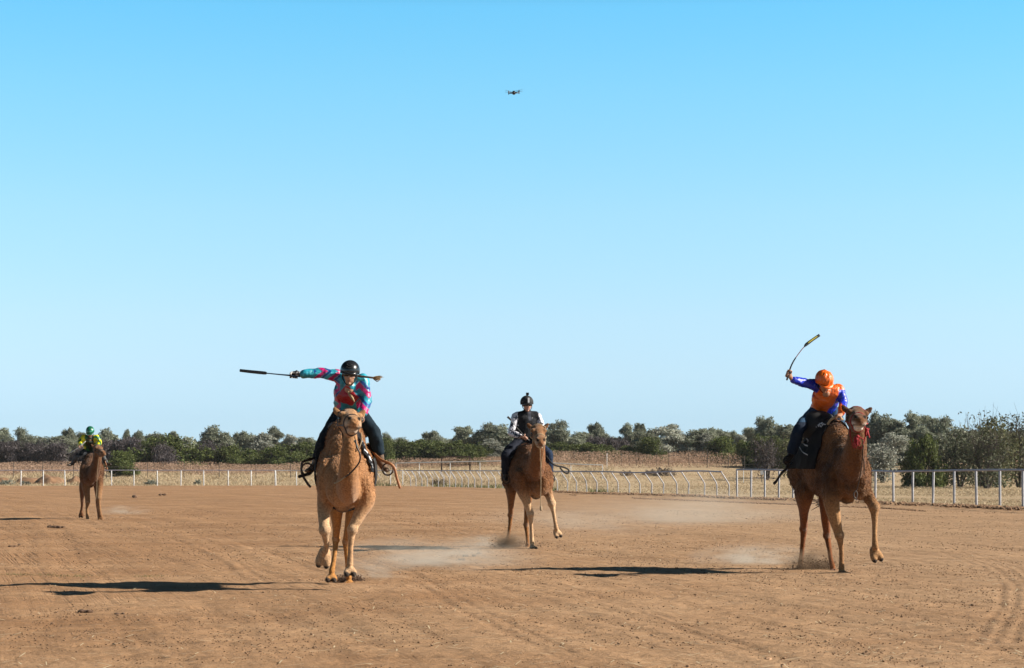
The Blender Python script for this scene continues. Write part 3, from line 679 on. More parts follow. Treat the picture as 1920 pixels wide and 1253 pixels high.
# the thicket and the bare trees on the right: bigger, nearer, with visible limbs
def big_tree(px, top, wd, Y, seed, label, mat, bare=.0, twig=26, leafn=3200, lsz=.12, asp=2.0, name='thicket_tree'):
    r = np.random.default_rng(seed); c = at_ground(px, Y); H = EYE+(HY-top)/FPX*Y-c[2]; W = wd/FPX*Y/2
    root = empty(name, tuple(c), label, 'tree', None); m = MB(); tw = m; tips = []
    for i in range(7):
        a = i*6.28/7+r.uniform(-.3, .3); t1 = V(math.cos(a)*W*r.uniform(.25, .7), math.sin(a)*W*r.uniform(.25, .7), H*r.uniform(.45, .75))
        k1 = t1*V(.4, .4, .45)+V(*r.normal(0, .12, 3)); m.loft([c+V(math.cos(a)*.12, math.sin(a)*.12, -.1), c+k1, c+t1], [.09, .06, .03], (1, 0, 0), 6, 3)
        for j in range(twig//7+1):
            q = lerp(k1, t1, r.uniform(.2, 1)); e = q+V(r.normal(0, W*.3), r.normal(0, W*.3), abs(r.normal(.15, .22))*H); e[2] = min(e[2], H*(1 if bare else .96))
            e2 = (q+e)/2+V(*r.normal(0, .1, 3)); m.loft([c+q, c+e2, c+e], [.035, .02, .008], (1, 0, 0), 5, 2); tips += [e, e2]
            for l in range(3 if bare else 1):
                f = e+V(*r.normal(0, .45, 3)); tw.loft([c+e2, c+f], [.014, .006], (1, 0, 0), 4, 1)
    m.build('trunk', MDBARK, root)
    tips = np.array(tips); n = int(leafn*(1-bare))
    cc = tips[r.integers(0, len(tips), n)]; p = cc+r.normal(0, 1, (n, 3))*V(.42, .42, .34)*(W/3+.35)
    low = r.random(n) < .45; p[low, 2] *= r.random(low.sum())**.7; p = p[(p[:, 2] > .05) & (p[:, 2] < H*1.01)]
    me = leaves('crown', p, lsz, asp, .2); link('crown', me, mat, root); return root
MTHK = leafmat('thicket_leaf', [(.06, .07, .04), (.10, .115, .06), (.15, .16, .09), (.09, .08, .06)])
MTHK2 = leafmat('olive_leaf', [(.09, .10, .04), (.14, .15, .06), (.19, .19, .09), (.11, .11, .06)])
big_tree(1800, 797, 96, 172, 1, 'dark leafy thicket tree behind the right rail, left of the bare-topped ones', MTHK)
big_tree(1838, 772, 80, 176, 2, 'bare-branched spreading tree poking above the right-hand thicket', MTHK, .62, 60)
big_tree(1872, 782, 84, 166, 3, 'olive green bushy tree second from the right edge', MTHK2, 0, 30, 4200)
big_tree(1912, 776, 86, 168, 4, 'half-bare tree with twiggy top at the right edge', MTHK, .35, 60)
big_tree(1850, 812, 100, 160, 5, 'low dark green tangle of scrub at the foot of the right-hand thicket', MTHK, .1, 60, 3000, .1, 2.2, 'scrub_thicket')
big_tree(1438, 822, 58, 196, 6, 'bare twiggy dark shrub behind the rail just before the orange-capped rider', MDARK, .6, 50, 1800, .09, 3.5, 'bare_shrub')
big_tree(1480, 812, 44, 200, 7, 'sparse olive shrub hidden partly by the black-cloaked brown camel', MTHK2, .2, 40, 2200, .1, 2, 'olive_shrub')
big_tree(1655, 830, 60, 190, 8, 'pale low gum shrub behind the rail just right of the brown camel head', MPALE, .1, 30, 2200, .12, 2, 'gum_shrub')
# distant woodland mass behind the individual trees
px = rng.uniform(-150, 2070, 60000); Y = rng.uniform(315, 350, 60000); X = (px-960)/FPX*Y
tp = np.interp(px, [0, 300, 600, 700, 900, 1050, 1300, 1500, 1700, 1920], [834, 831, 833, 836, 825, 825, 823, 813, 808, 808])+10*(vnoise(px/14, px*0, 91)-.5)+6*(vnoise(px/5, px*0, 92)-.5)
zt = EYE+(HY-tp)/FPX*Y; z0 = ground_z(X, Y); Z = z0+(zt-z0)*rng.random(60000)**.8
me = leaves('distant_woodland', np.stack([X, Y, Z], -1), .42, 1.6)
tag(link('distant_woodland', me, MGUM), 'far grey-green wood closing the view behind the field trees', 'woodland', kind='stuff')

# ------------------------------------------------------------------ camel and rider builders
class Frame:
    """a running camel's own frame: base on the ground, heading yaw (0 = straight at the camera)"""
    def __init__(s, px, Y, yaw):
        s.F = V(math.sin(R(yaw)), -math.cos(R(yaw)), 0); s.S = V(math.cos(R(yaw)), math.sin(R(yaw)), 0)
        s.b = V((px-960)/FPX*Y, Y, 0)
    def J(s, px, py, ly):                       # the point seen at that pixel whose distance behind the base is ly
        d = V((px-960)/FPX, 1, (HY-py)/FPX); o = V(0, 0, EYE)
        t = (-ly-np.dot(o-s.b, s.F))/np.dot(d, s.F); return o+d*t
    def W(s, lx, ly, z): return s.b+s.S*lx-s.F*ly+V(0, 0, z)
    def loc(s, c):                              # world -> (lx, ly, z)
        d = np.asarray(c)-s.b; return np.stack([d@s.S, -(d@s.F), d[..., 2]], -1)

def camel_foot(m, p, heel_to_toe, up, sc_=1.0):
    """two broad toes on a pad; p = fetlock"""
    f = nrm(heel_to_toe); u = nrm(up-np.dot(up, f)*f); s = np.cross(f, u)
    c = p-u*.055*sc_+f*.03*sc_
    m.ball(c-u*.01, (.062*sc_, .085*sc_, .045*sc_), (s, f, u))
    nails = []
    for q in (-1, 1):
        m.ball(c+s*q*.036*sc_+f*.055*sc_-u*.012*sc_, (.038*sc_, .075*sc_, .036*sc_), (s, f, u))
        nails.append(c+s*q*.04*sc_+f*.118*sc_-u*.016*sc_)
    return nails

def camel(fr, label, cfg):
    J, W, S, F = fr.J, fr.W, fr.S, fr.F; U = V(0, 0, 1); k = cfg.get('k', 1.0)
    org = tuple(fr.b); root = empty('camel', org, label, 'camel'); m = MB()
    dz = cfg.get('dz', 0); wk = cfg.get('wk', 1.0)
    # trunk
    tr = [(-.84, 1.30, .11, .14), (-.73, 1.31, .23, .24), (-.52, 1.34, .31, .34), (-.25, 1.40, .355, .42), (.05, 1.45, .385, .45),
          (.35, 1.50, .35, .38), (.60, 1.52, .30, .32), (.80, 1.50, .22, .25), (.93, 1.46, .10, .12)]
    m.loft([W(0, y*k, z*k+dz) for y, z, a, b in tr], [(a*k*wk, b*k) for y, z, a, b in tr], S, 22, 4)
    hy, hz, hr = cfg.get('hump', (.02, 1.78, .36))
    m.ball(W(0, hy*k, hz*k+dz), (.25*k, .44*k, hr*k), (S, -F, U), 18, 12)
    m.ball(W(0, (hy-.25)*k, (hz-.12)*k+dz), (.24*k, .36*k, (hr-.06)*k), (S, -F, U), 18, 12)
    for q in (-1, 1):
        m.ball(W(q*.21*k*wk, -.50*k, 1.32*k+dz), (.12*k, .24*k, .32*k), (S, -F, U), 14, 10)     # shoulder blades
        m.ball(W(q*.17*k*wk, .62*k, 1.42*k+dz), (.16*k, .26*k, .32*k), (S, -F, U), 14, 10)       # haunches
    m.ball(W(0, -.46*k, 1.02*k+dz), (.095*k, .12*k, .07*k), (S, -F, U), 12, 8)                   # chest pad
    m.ball(W(0, -.74*k, 1.24*k+dz), (.19*k, .16*k, .22*k), (S, -F, U), 12, 8)
    # legs: list of (px, py, ly, r)
    nails = []; knees = []
    for lg in cfg['legs']:
        pts = [J(a, b, c) for a, b, c, r in lg['p']]
        q_ = cfg.get('legk', 1.0); m.loft(pts, [(r[0]*q_, r[1]*q_) if not np.isscalar(r) else (r*q_, r*1.12*q_) for *_, r in lg['p']], S, 14, 5)
        kp = pts[lg['knee']]; kr = lg['p'][lg['knee']][3]; kr = kr if np.isscalar(kr) else kr[0]
        m.ball(kp+F*kr*.25*(1 if lg['front'] else -1), (kr*1.28, kr*1.28, kr*1.35), (S, -F, U), 12, 8); knees.append(kp+F*kr*.9)
        ft = lg.get('toe', V(0, 0, 0)+F); nails += camel_foot(m, pts[-1]+V(0, 0, .0), ft, lg.get('up', U), lg.get('fs', 1.0)*k)
    # neck
    m.loft([J(a, b, c) for a, b, c, r in cfg['neck']], [r for *_, r in cfg['neck']], S, 18, 5)
    # head
    h = cfg['head']; O = J(*h['at']); f = nrm(F*math.cos(R(h['turn']))*math.cos(R(h['pitch']))+S*math.sin(R(h['turn']))*math.cos(R(h['pitch']))+U*math.sin(R(h['pitch'])))
    s_ = nrm(np.cross(f, U)); u = np.cross(s_, f)
    if np.dot(s_, S) < 0: s_ = -s_
    ro = R(h.get('roll', 0)); s_, u = s_*math.cos(ro)+u*math.sin(ro), u*math.cos(ro)-s_*math.sin(ro)
    g = h.get('s', 1.0)
    def H(x, y, z): return O+(s_*x+f*y+u*z)*g
    hd = [(-.13, .00, .07, .075), (-.05, .0, .105, .11), (.05, -.01, .112, .115), (.14, -.03, .090, .100), (.23, -.045, .080, .088),
          (.31, -.048, .078, .082), (.38, -.052, .078, .076), (.43, -.06, .060, .056)]
    m.loft([H(0, y, z) for y, z, a, b in hd], [(a*g, b*g) for y, z, a, b in hd], s_, 16, 4)
    m.loft([H(0, -.06, -.06), H(0, .10, -.115), H(0, .26, -.125), H(0, .36, -.125), H(0, .40, -.118)], [(.07*g, .06*g), (.065*g, .05*g), (.048*g, .035*g), (.046*g, .032*g), (.03*g, .02*g)], s_, 14, 4)
    for q in (-1, 1):
        m.ball(H(q*.083, .075, .048), (.040*g, .058*g, .036*g), (s_, f, u), 10, 8)      # brow
        m.ball(H(q*.088, .06, -.035), (.032*g, .06*g, .045*g), (s_, f, u), 10, 8)       # cheek
        m.ball(H(q*.034, .408, -.066), (.042*g, .050*g, .050*g), (s_, f, u), 10, 8)     # split upper lip
        m.ball(H(q*.046, .385, -.010), (.030*g, .048*g, .028*g), (s_, f, u), 10, 8)      # nostril rim
        a0 = H(q*.085, -.055, .060); a1 = H(q*.125, -.07, .090); a2 = H(q*.150, -.075, .122)
        m.loft([a0, a1, a2], [(.030*g, .026*g), (.036*g, .022*g), (.020*g, .014*g)], s_, 10, 4)
    m.ball(H(0, -.02, .085), (.075*g, .085*g, .040*g), (s_, f, u), 12, 8)               # topknot
    m.ball(H(0, .385, -.128), (.036*g, .035*g, .026*g), (s_, f, u), 10, 8)              # lower lip
    me = m.organic('body', org, .0115*cfg.get('vox', 1), 9, .5)
    # coat
    cw = coords(me)+np.array(org); L = fr.loc(cw); hl = (cw-O)
    hx, hyy, hz_ = hl@s_/g, hl@f/g, hl@u/g
    headm = sst(-np.abs(hyy-.15), -.34, -.26)*sst(-np.linalg.norm(np.stack([hx, hz_], -1), axis=1), -.22, -.17)
    wz = cfg.get('woolz', (1.35, 1.75)); wool = np.clip(sst(L[:, 2], wz[0]*k, wz[1]*k)+.75*sst(L[:, 2], 1.05, 1.3)*sst(np.abs(L[:, 0]), .20, .33), 0, 1)*(1-headm)*(1-.6*sst(-L[:, 1], .85, 1.1))
    def coat_disp(c):
        n1 = pnoise(c, 9); n2 = pnoise(c, 22, 3.1); n3 = pnoise(c, 45, 7)
        return wool*(.004*n1+.007*n2+.009*n3)+(1-wool)*(.0025*n2)+headm*.002*n3
    displace(me, coat_disp)
    C = cfg['cols']; base, light, dark = [np.array(q) for q in (C['base'], C['light'], C['dark'])]
    n_ = pnoise(cw, 3.0); n2 = pnoise(cw, 11, 5)
    col = lerp(base[None], dark[None], (np.clip(.5+1.1*n_+.7*n2, 0, 1)*C.get('mott', .35)*(.35+.65*wool))[:, None])
    legl = (1-sst(L[:, 2], .75*k, 1.25*k))
    frontleg = sst(-L[:, 1], -.1, .2)
    col = lerp(col, lerp(np.array(C.get('hind', C['light']))[None], light[None], frontleg[:, None]), (legl*np.clip(.85+.5*n_, 0, 1))[:, None])
    # woollen ruff over hump, shoulders and throat
    ruff = sst(L[:, 2], 1.72*k, 2.0*k)*(1-headm)*sst(L[:, 1], -.9, -.6)
    col = lerp(col, dark[None], (ruff*C.get('ruff', .5))[:, None])
    thr = np.exp(-((L[:, 0]-0)/.5)**2)*sst(-L[:, 1], .75, 1.0)*sst(L[:, 2], 1.2, 1.5)*(1-headm)
    col = lerp(col, np.array(C.get('neck', C['base']))[None], (thr*.7)[:, None])
    face = np.array(C.get('face', C['light'])); col = lerp(col, face[None], (headm*.8)[:, None])
    muz = headm*sst(hyy, .24, .34); col = lerp(col, np.array(C['lip'])[None], (muz*sst(-hz_, C.get('liptop', .02), C.get('liptop', .02)+.04)*.85)[:, None])
    col = lerp(col, dark[None]*.9, (headm*sst(hz_, .06, .10)*sst(-hyy, -.05, .02)*.6)[:, None])
    dk = np.array((.012, .008, .006))
    def spot(p, r0, r1, amt, cc):
        nonlocal col
        d = np.linalg.norm(cw-p, axis=1); col = lerp(col, np.array(cc)[None], (amt*(1-sst(d, r0, r1)))[:, None])
    for q in (-1, 1):
        spot(H(q*.046, .432, -.012), .016*g, .027*g, 1, dk); spot(H(q*.062, .40, .002), .010*g, .020*g, .9, dk); spot(H(q*.108, .09, .0), .028*g, .055*g, .9, dk*2.5)
    mouth = headm*np.exp(-((hz_+.100)/.010)**2)*sst(hyy, .24, .30); col = lerp(col, dk[None], (mouth*.95)[:, None])
    for p in nails: spot(p, .038, .062, .95, (.022, .020, .020))
    for p in knees: spot(p, .02, .06, .35, (.42, .34, .27))
    spot(W(0, -.46*k, .96*k+dz), .06, .12, .8, (.05, .035, .025))
    setcol(me, col, wool); link('body', me, M['fur'], root)
    for q in (-1, 1):
        MB().ball(H(q*.100, .088, .008), .020*g, n=10, m=8).build('eye', M['eye'], root)
    # wool tufts standing off the coat
    nn = np.empty(len(me.vertices)*3, np.float32); me.vertices.foreach_get('normal', nn); nn = nn.reshape(-1, 3)
    wgt = wool**1.5+.04; wgt[headm > .5] = .25*sst(hz_, .05, .09)[headm > .5]; idx = rng.choice(len(wgt), 15000, p=wgt/wgt.sum())
    cl = coords(me); ln_ = (.010+.018*rng.random(len(idx)))*(.5+.6*wool[idx])*cfg.get('tuft', 1.0)
    dr = nn[idx]*.55+np.array([0, .25, -.6])+rng.normal(0, .35, (len(idx), 3)); dr /= np.linalg.norm(dr, axis=1)[:, None]
    sd = np.cross(dr, rng.normal(0, 1, (len(idx), 3))); sd /= np.linalg.norm(sd, axis=1)[:, None]
    p0 = cl[idx]+rng.normal(0, .006, (len(idx), 3))-nn[idx]*.003; wv = .0045
    vv = np.stack([p0-sd*wv, p0+sd*wv, p0+dr*ln_[:, None]*1.2+sd*wv*.3], 1).reshape(-1, 3)
    wm = fastmesh('wool', vv, np.arange(3*len(idx)).reshape(-1, 3)); setcol(wm, np.repeat(col[idx]*(.75+.6*rng.random(len(idx)))[:, None], 3, 0), np.zeros(3*len(idx)))
    link('wool', wm, M['fur'], root)['kind'] = 'stuff'
    # short tail with a tassel, between the hind legs
    if 'tail' in cfg:
        t = MB(); tp = [J(*q) for q in cfg['tail']]
        for i in range(16):
            e = tp[-1]+V(*rng.normal(0, .05, 3)); t.loft([tp[0], lerp(tp[0], tp[-1], .5)+V(*rng.normal(0, .025, 3)), e], [.014, .010, .004], (1, 0, 0), 5, 3)
        t.build('tail', M['hair'], root)
    # halter: straps lying on the head
    hm = M[cfg.get('halter', 'darkleather')]; hw = cfg.get('hw', .009)
    br = MB(); bv = BVHTree.FromPolygons([tuple(q) for q in (coords(me)+np.array(org))], [tuple(p.vertices) for p in me.polygons])
    def lay(c, d):
        h_ = bv.ray_cast(Vector(c+d*.5), Vector(-d), .5); return (np.array(h_[0]) if h_[0] is not None else c+d*.09*g)+d*hw*.5
    def band(y, cz):
        br.loft([lay(H(0, y, cz), nrm(s_*math.cos(a)+u*math.sin(a))) for a in np.linspace(0, 2*math.pi, 25)], [hw*g]*25, f, 6, 1, False)
    band(.26, -.06); band(-.04, -.02)
    for q in (-1, 1):
        br.loft([lay(H(0, y, z), s_*q) for y, z in ((-.04, -.03), (.04, -.05), (.12, -.06), (.20, -.07), (.26, -.07))], hw*g, f, 6, 3)
    br.build('halter', hm, root)
    if cfg.get('tassels'):
        for a, b, c in cfg['tassels']:
            t = MB(); p = J(a, b, c)
            for i in range(14):
                t.loft([p+V(*rng.normal(0, .008, 3)), p+V(*(rng.normal(0, .022, 3)))-V(0, 0, .06+.05*rng.random())], [.012, .006], (1, 0, 0), 5, 1)
            t.ball(p, .028, n=8, m=6); t.build('tassel', M['red'], root)
    for mat_, rad_, pts in cfg.get('ropes', []):
        MB().loft([J(*q) for q in pts], rad_, (0, 1, 0), 7, 5).build('rein', M[mat_], root)
    return root, me, H

def body_bvh(root, me):
    o = np.array(root.location); return BVHTree.FromPolygons([tuple(q) for q in (coords(me)+o)], [tuple(p.vertices) for p in me.polygons])

LAST = {}
def drape(fr, bvh, name, label, mat, y0, y1, a0, a1, cz, off=.02, colfn=None, edge=None, parent=None, cat='saddle cloth', lowfn=None):
    """cloth lying on the camel: rays from outside towards its axis; angle 0 = up, +90 = viewer-right side"""
    ny, na = 40, 60; G = np.zeros((ny, na, 3))
    for i, y in enumerate(np.linspace(y0, y1, ny)):
        for j, a in enumerate(np.linspace(a0, a1, na)):
            aa = R(a*(lowfn(y, a) if lowfn else 1)); d = fr.S*math.sin(aa)+V(0, 0, math.cos(aa)); c = fr.W(0, y, cz)
            hit = bvh.ray_cast(Vector(c+d*2.0), Vector(-d), 2.0)
            p = np.array(hit[0]) if hit[0] is not None else c+d*.4
            G[i, j] = p+d*off
    for _ in range(3): G[1:-1, 1:-1] = (G[1:-1, 1:-1]*2+G[:-2, 1:-1]+G[2:, 1:-1]+G[1:-1, :-2]+G[1:-1, 2:])/6
    nz = vnoise(np.arange(ny)[:, None]*.35+0*np.arange(na)[None], np.arange(na)[None]*.2+0*np.arange(ny)[:, None], 4)-.5
    ctr = fr.W(0, (y0+y1)/2, cz)
    G += (nz*.018)[..., None]*(G-ctr)/np.linalg.norm(G-ctr, axis=-1)[..., None]
    org = tuple(fr.b); me = gridmesh(name, G-np.array(org)); smooth(me)
    LAST['bv'] = BVHTree.FromPolygons([tuple(q) for q in G.reshape(-1, 3)], [tuple(p.vertices) for p in me.polygons])
    o = link(name, me, mat, parent, org)
    md = o.modifiers.new('thick', 'SOLIDIFY'); md.thickness = .014; md.offset = 1
    if colfn is not None: setcol(me, colfn(G.reshape(-1, 3)))
    return o

def hand(m, wrist, pos, axis, palm_n, r=.017, sc_=1.0):
    """fist closed round an axis through pos; palm_n points from the axis towards the back of the hand"""
    a = nrm(axis); n = nrm(palm_n-np.dot(palm_n, a)*a); t = np.cross(a, n)
    back = pos+n*(.030+r*.3)*sc_
    m.loft([wrist, lerp(wrist, back, .6), back, back+t*.012], [(.026*sc_, .024*sc_), (.032*sc_, .026*sc_), (.040*sc_, .022*sc_), (.034*sc_, .016*sc_)], a, 12, 3)
    for i in range(4):
        c = pos+a*(i-1.5)*.0215*sc_; L = [.95, 1.0, .97, .85][i]; ps = []
        for an in np.linspace(-10, 215*L, 7):
            q = R(an); ps.append(c+(n*math.cos(q)+t*math.sin(q))*(r+.011)*sc_*(1.25 if an < 90 else 1.0))
        m.loft(ps, [.0100*sc_, .0100*sc_, .0098*sc_, .0095*sc_, .009*sc_, .0085*sc_, .0075*sc_], a, 8, 2)
    c = pos+a*.050*sc_; ps = [back+a*.03*sc_-t*.01]+[c+(n*math.cos(R(an))+t*math.sin(R(an)))*(r+.013)*sc_ for an in (-40, -95, -150, -195)]
    m.loft(ps, [.014*sc_, .0125*sc_, .0115*sc_, .0105*sc_, .009*sc_], a, 8, 3)

def rider(fr, label, c):
    J, S, F, U = fr.J, fr.S, fr.F, V(0, 0, 1)
    G = {k: J(*v) for k, v in c['j'].items()}
    org = tuple(G['pelvis']-V(0, 0, .12)); root = empty('person', org, label, 'person')
    lat = nrm(G['shR']-G['shL'])
    O = G['head']; f = nrm(J(*c['look'])-O) if 'look' in c else nrm(F)
    t_, p_, r_ = c.get('turn', 0), c.get('pitch', 0), c.get('roll', 0)
    f = nrm(F*math.cos(R(t_))*math.cos(R(p_))+S*math.sin(R(t_))*math.cos(R(p_))+U*math.sin(R(p_)))
    s_ = nrm(np.cross(f, U)); s_ = s_ if np.dot(s_, S) > 0 else -s_; u = np.cross(s_, f); u = u if u[2] > 0 else -u
    s_, u = s_*math.cos(R(r_))+u*math.sin(R(r_)), u*math.cos(R(r_))-s_*math.sin(R(r_))
    hs = c.get('hs', 1.10)
    def H(x, y, z): return O+s_*x+f*y+u*z       # O = centre of the skull, eyes at z -.01
    def grow(b): b.v = [tuple(O+(np.array(q)-O)*hs) for q in b.v]
    # skin: one continuous figure
    m = MB()
    m.ball(H(0, -.012, .02), (.077, .097, .098), (s_, f, u), 16, 12)
    m.loft([H(0, .03, .03), H(0, .045, -.04), H(0, .048, -.085), H(0, .05, -.108)], [(.068, .055), (.060, .050), (.045, .042), (.026, .024)], s_, 14, 4)
    m.loft([H(0, .082, .0), H(0, .105, -.035), H(0, .090, -.050)], [(.007, .007), (.012, .010), (.013, .008)], s_, 8, 3)
    m.ball(H(0, .082, -.076), (.024, .012, .007), (s_, f, u), 10, 6); m.ball(H(0, .080, -.088), (.021, .012, .008), (s_, f, u), 10, 6)
    m.ball(H(0, .080, -.110), (.018, .016, .014), (s_, f, u), 10, 6)
    for q in (-1, 1):
        m.ball(H(q*.078, -.005, -.02), (.010, .020, .032), (s_, f, u), 8, 6); m.ball(H(q*.040, .062, -.040), (.024, .022, .018), (s_, f, u), 8, 6)
    grow(m); nb = G['neck']
    m.loft([nb-V(0, 0, .05), nb, lerp(nb, H(0, -.03, -.08), .6), H(0, -.02, -.05)], [.06, .056, .052, .054], S, 12, 4)
    m.loft([G['pelvis'], G['waist'], G['chest'], nb], [(.12, .09), (.11, .085), (.14, .09), (.06, .05)], lat, 14, 4)
    for s in 'LR':
        m.loft([G['chest'], G['sh'+s], lerp(G['sh'+s], G['el'+s], .5), G['el'+s], lerp(G['el'+s], G['wr'+s], .4), G['wr'+s]], [.06, .050, .042, .036, .036, .026], U, 12, 4)
        m.loft([G['pelvis'], G['hip'+s], lerp(G['hip'+s], G['kn'+s], .5), G['kn'+s], lerp(G['kn'+s], G['an'+s], .35), G['an'+s]], [.08, .085, .07, .052, .05, .035], S, 12, 4)
        ha = c['hands'][s]; hand(m, G['wr'+s], G['ha'+s], J(*ha[0])-J(*ha[1]) if len(ha) > 1 else ha[0], nrm(G['wr'+s]-G['ha'+s])*.7+ha[-1]*1.0, .016, 1.08)
    me = m.organic('body', org, .0075, 1, .5)
    cw = coords(me)+np.array(org); col = np.tile(np.array(c.get('skin', (.50, .27, .18))), (len(cw), 1))
    hl = (cw-O)/hs; x, y, z = hl@s_, hl@f, hl@u
    lips = np.exp(-((z+.082)/.012)**2-(x/.026)**4)*sst(y, .06, .08); col = lerp(col, np.array((.32, .09, .07))[None], lips[:, None]*.8)
    if c.get('smile'): col = lerp(col, np.array((.75, .7, .65))[None], (np.exp(-((z+.081)/.005)**2-(x/.018)**4)*sst(y, .07, .085))[:, None])
    for q in (-1, 1):
        d = np.sqrt(((x-q*.032)/.013)**2+((z+.008)/.007)**2); col = lerp(col, np.array((.05, .03, .02))[None], ((1-sst(d, .7, 1.2))*sst(y, .05, .07))[:, None])
        d = np.sqrt(((x-q*.034)/.022)**2+((z-.018)/.005)**2); col = lerp(col, np.array((.10, .06, .03))[None], ((1-sst(d, .7, 1.2))*sst(y, .05, .07)*.8)[:, None])
    for s in c.get('gloves', ''):
        d = np.linalg.norm(cw-G['ha'+s], axis=1); gc = np.where((pnoise(cw, 30, 2) > .12)[:, None], np.array((.55, .55, .55))[None], np.array((.01, .01, .012))[None]); col = np.where((d < .13)[:, None], gc, col)
    setcol(me, col); link('body', me, M['skin'], root)
    # shirt, one piece
    fat = c.get('fat', 1.0); m = MB()
    wst = G['waist']; pel = G['pelvis']
    m.loft([lerp(pel, wst, .25), wst, lerp(wst, G['chest'], .55), G['chest'], lerp(G['chest'], nb, .62), nb-V(0, 0, .01)],
           [(.175*fat, .135*fat), (.175*fat, .135*fat), (.195*fat, .145*fat), (.20*fat, .14*fat), (.15, .105), (.068, .066)], lat, 20, 5)
    for s in 'LR':
        sh, e, wr = G['sh'+s], G['el'+s], G['wr'+s]; b = c.get('sleeve', 1.0)
        m.loft([lerp(G['chest'], sh, .45), sh, lerp(sh, e, .5), e, lerp(e, wr, .5), lerp(e, wr, .88), lerp(e, wr, .93)],
               [.095*b, .082*b, .072*b, .064*b, .060*b, .052*b, .036*b], U, 14, 4)
        m.ball(sh, .082*b)
    me = m.organic('shirt', org, .010, 3, .5)
    displace(me, lambda cc: .016*pnoise(cc*V(1, 1, 1.3), 9, c['seed'])+.009*np.abs(pnoise(cc, 19, 4.4))+.004*pnoise(cc, 40, 9))
    cw = coords(me)+np.array(org); setcol(me, c['shirtcol'](cw, G, lat)); link('shirt', me, M['silk'] if not c.get('matt') else M['cloth'], root)
    if 'vest' in c:
        m = MB(); m.loft([lerp(pel, wst, .3), wst, lerp(wst, G['chest'], .55), G['chest'], lerp(G['chest'], nb, .55)], [(.195, .155), (.195, .155), (.205, .165), (.205, .16), (.13, .115)], lat, 20, 5)
        for s in 'LR': m.loft([G['chest']+V(0, 0, .02), lerp(nb, G['sh'+s], .72)-V(0, 0, .01)], [.12, .092], lat, 14, 3)
        me = m.organic('vest', org, .011, 2, .5); displace(me, lambda cc: .008*pnoise(cc, 14, 2)); 
        cw = coords(me)+np.array(org); setcol(me, c['vest'](cw, G, lat)); link('vest', me, M['cloth'], root)
    # trousers
    m = MB(); m.loft([lerp(pel, wst, .45), pel, pel-V(0, 0, .10)], [(.165*fat, .125*fat), (.185*fat, .15*fat), (.15, .13)], lat, 18, 4)
    for s in 'LR':
        h_, k_, a_ = G['hip'+s], G['kn'+s], G['an'+s]; b = c.get('leg', 1.0)
        m.loft([lerp(pel, h_, .5), h_, lerp(h_, k_, .5), k_, lerp(k_, a_, .4), lerp(k_, a_, c.get('hem', .9))], [.11*b, .115*b, .10*b, .080*b, .078*b, .070*b], S, 14, 4)
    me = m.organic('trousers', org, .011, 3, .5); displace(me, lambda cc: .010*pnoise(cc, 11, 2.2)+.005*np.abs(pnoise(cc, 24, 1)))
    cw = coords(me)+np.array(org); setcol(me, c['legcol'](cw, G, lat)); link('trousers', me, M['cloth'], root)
    # boots
    for s in 'LR':
        k_, a_, t = G['kn'+s], G['an'+s], G['to'+s]; m = MB()
        m.loft([lerp(k_, a_, .55), lerp(k_, a_, .85), a_, lerp(a_, t, .5)-V(0, 0, .02), t], [.066, .056, .052, (.046, .040), (.036, .026)], S, 12, 4)
        m.ball(a_-V(0, 0, .02)-nrm(t-a_)*.02, .047, n=12, m=8)
        me = m.organic('boot', org, .009, 2, .5); link('boot', me, M[c.get('boot', 'boot')], root)
    # helmet
    hm = MB(); rr = (.112, .132, .118); cen = H(0, -.012, .030); nph, nth = (72, 30) if c.get('puff') else (40, 14); vs = []
    for i in range(nth+1):
        for j in range(nph):
            ph = 2*math.pi*j/nph; lim = R(c.get('rim', 0))+R(98 if math.sin(ph) > .2 else 112 if math.sin(ph) < -.3 else 106); th = lim*i/nth
            vs.append(cen+s_*rr[0]*math.sin(th)*math.cos(ph)+f*rr[1]*math.sin(th)*math.sin(ph)+u*rr[2]*math.cos(th))
    fs = [(i*nph+j, i*nph+(j+1) % nph, (i+1)*nph+(j+1) % nph, (i+1)*nph+j) for i in range(nth) for j in range(nph)]
    vs = [O+(q-O)*hs for q in vs]; hm.add(vs, fs); me = hm.mesh('helmet', org); ho = link('helmet', me, M[c['helmet']] if 'helmet' in c else M['silk'], root)
    if 'helmetcol' in c:
        cw = O+(np.array(vs)-O)/hs
        if c.get('puff'):
            displace(me, lambda cc: .026*(.35-np.abs(pnoise(cc*V(1, 1, .45), 11, 3)))+.012*(.3-np.abs(pnoise(cc*V(1, 1, .6), 24, 7))))
        setcol(me, c['helmetcol']((cw-cen)@s_, (cw-cen)@f, (cw-cen)@u, cw))
    md = ho.modifiers.new('t', 'SOLIDIFY'); md.thickness = .012; md.offset = -1
    # peak
    pk = MB(); vs = []; na = 14
    for i, (e, dzz) in enumerate(((0, 0), (.022, -.006), (c.get('peak', .045), -.016))):
        for j in range(na+1):
            a = R(25+130*j/na); k2 = math.sin((a-R(25))/R(130)*math.pi)**.6
            vs.append(cen+s_*(rr[0]*.99+e*.3*k2)*math.cos(a)+f*(rr[1]*.98*math.sin(a)+e*k2)+u*(-.006+dzz*k2))
    vs = [O+(q-O)*hs for q in vs]; pk.add(vs, [(i*(na+1)+j, i*(na+1)+j+1, (i+1)*(na+1)+j+1, (i+1)*(na+1)+j) for i in range(2) for j in range(na)])
    me = pk.mesh('peak', org); po = link('peak', me, M[c['helmet']] if 'helmet' in c else M['silk'], ho if False else root)
    if 'helmetcol' in c:
        cw = O+(np.array(vs)-O)/hs; setcol(me, c['helmetcol']((cw-cen)@s_, (cw-cen)@f, (cw-cen)@u, cw))
    md = po.modifiers.new('t', 'SOLIDIFY'); md.thickness = .008
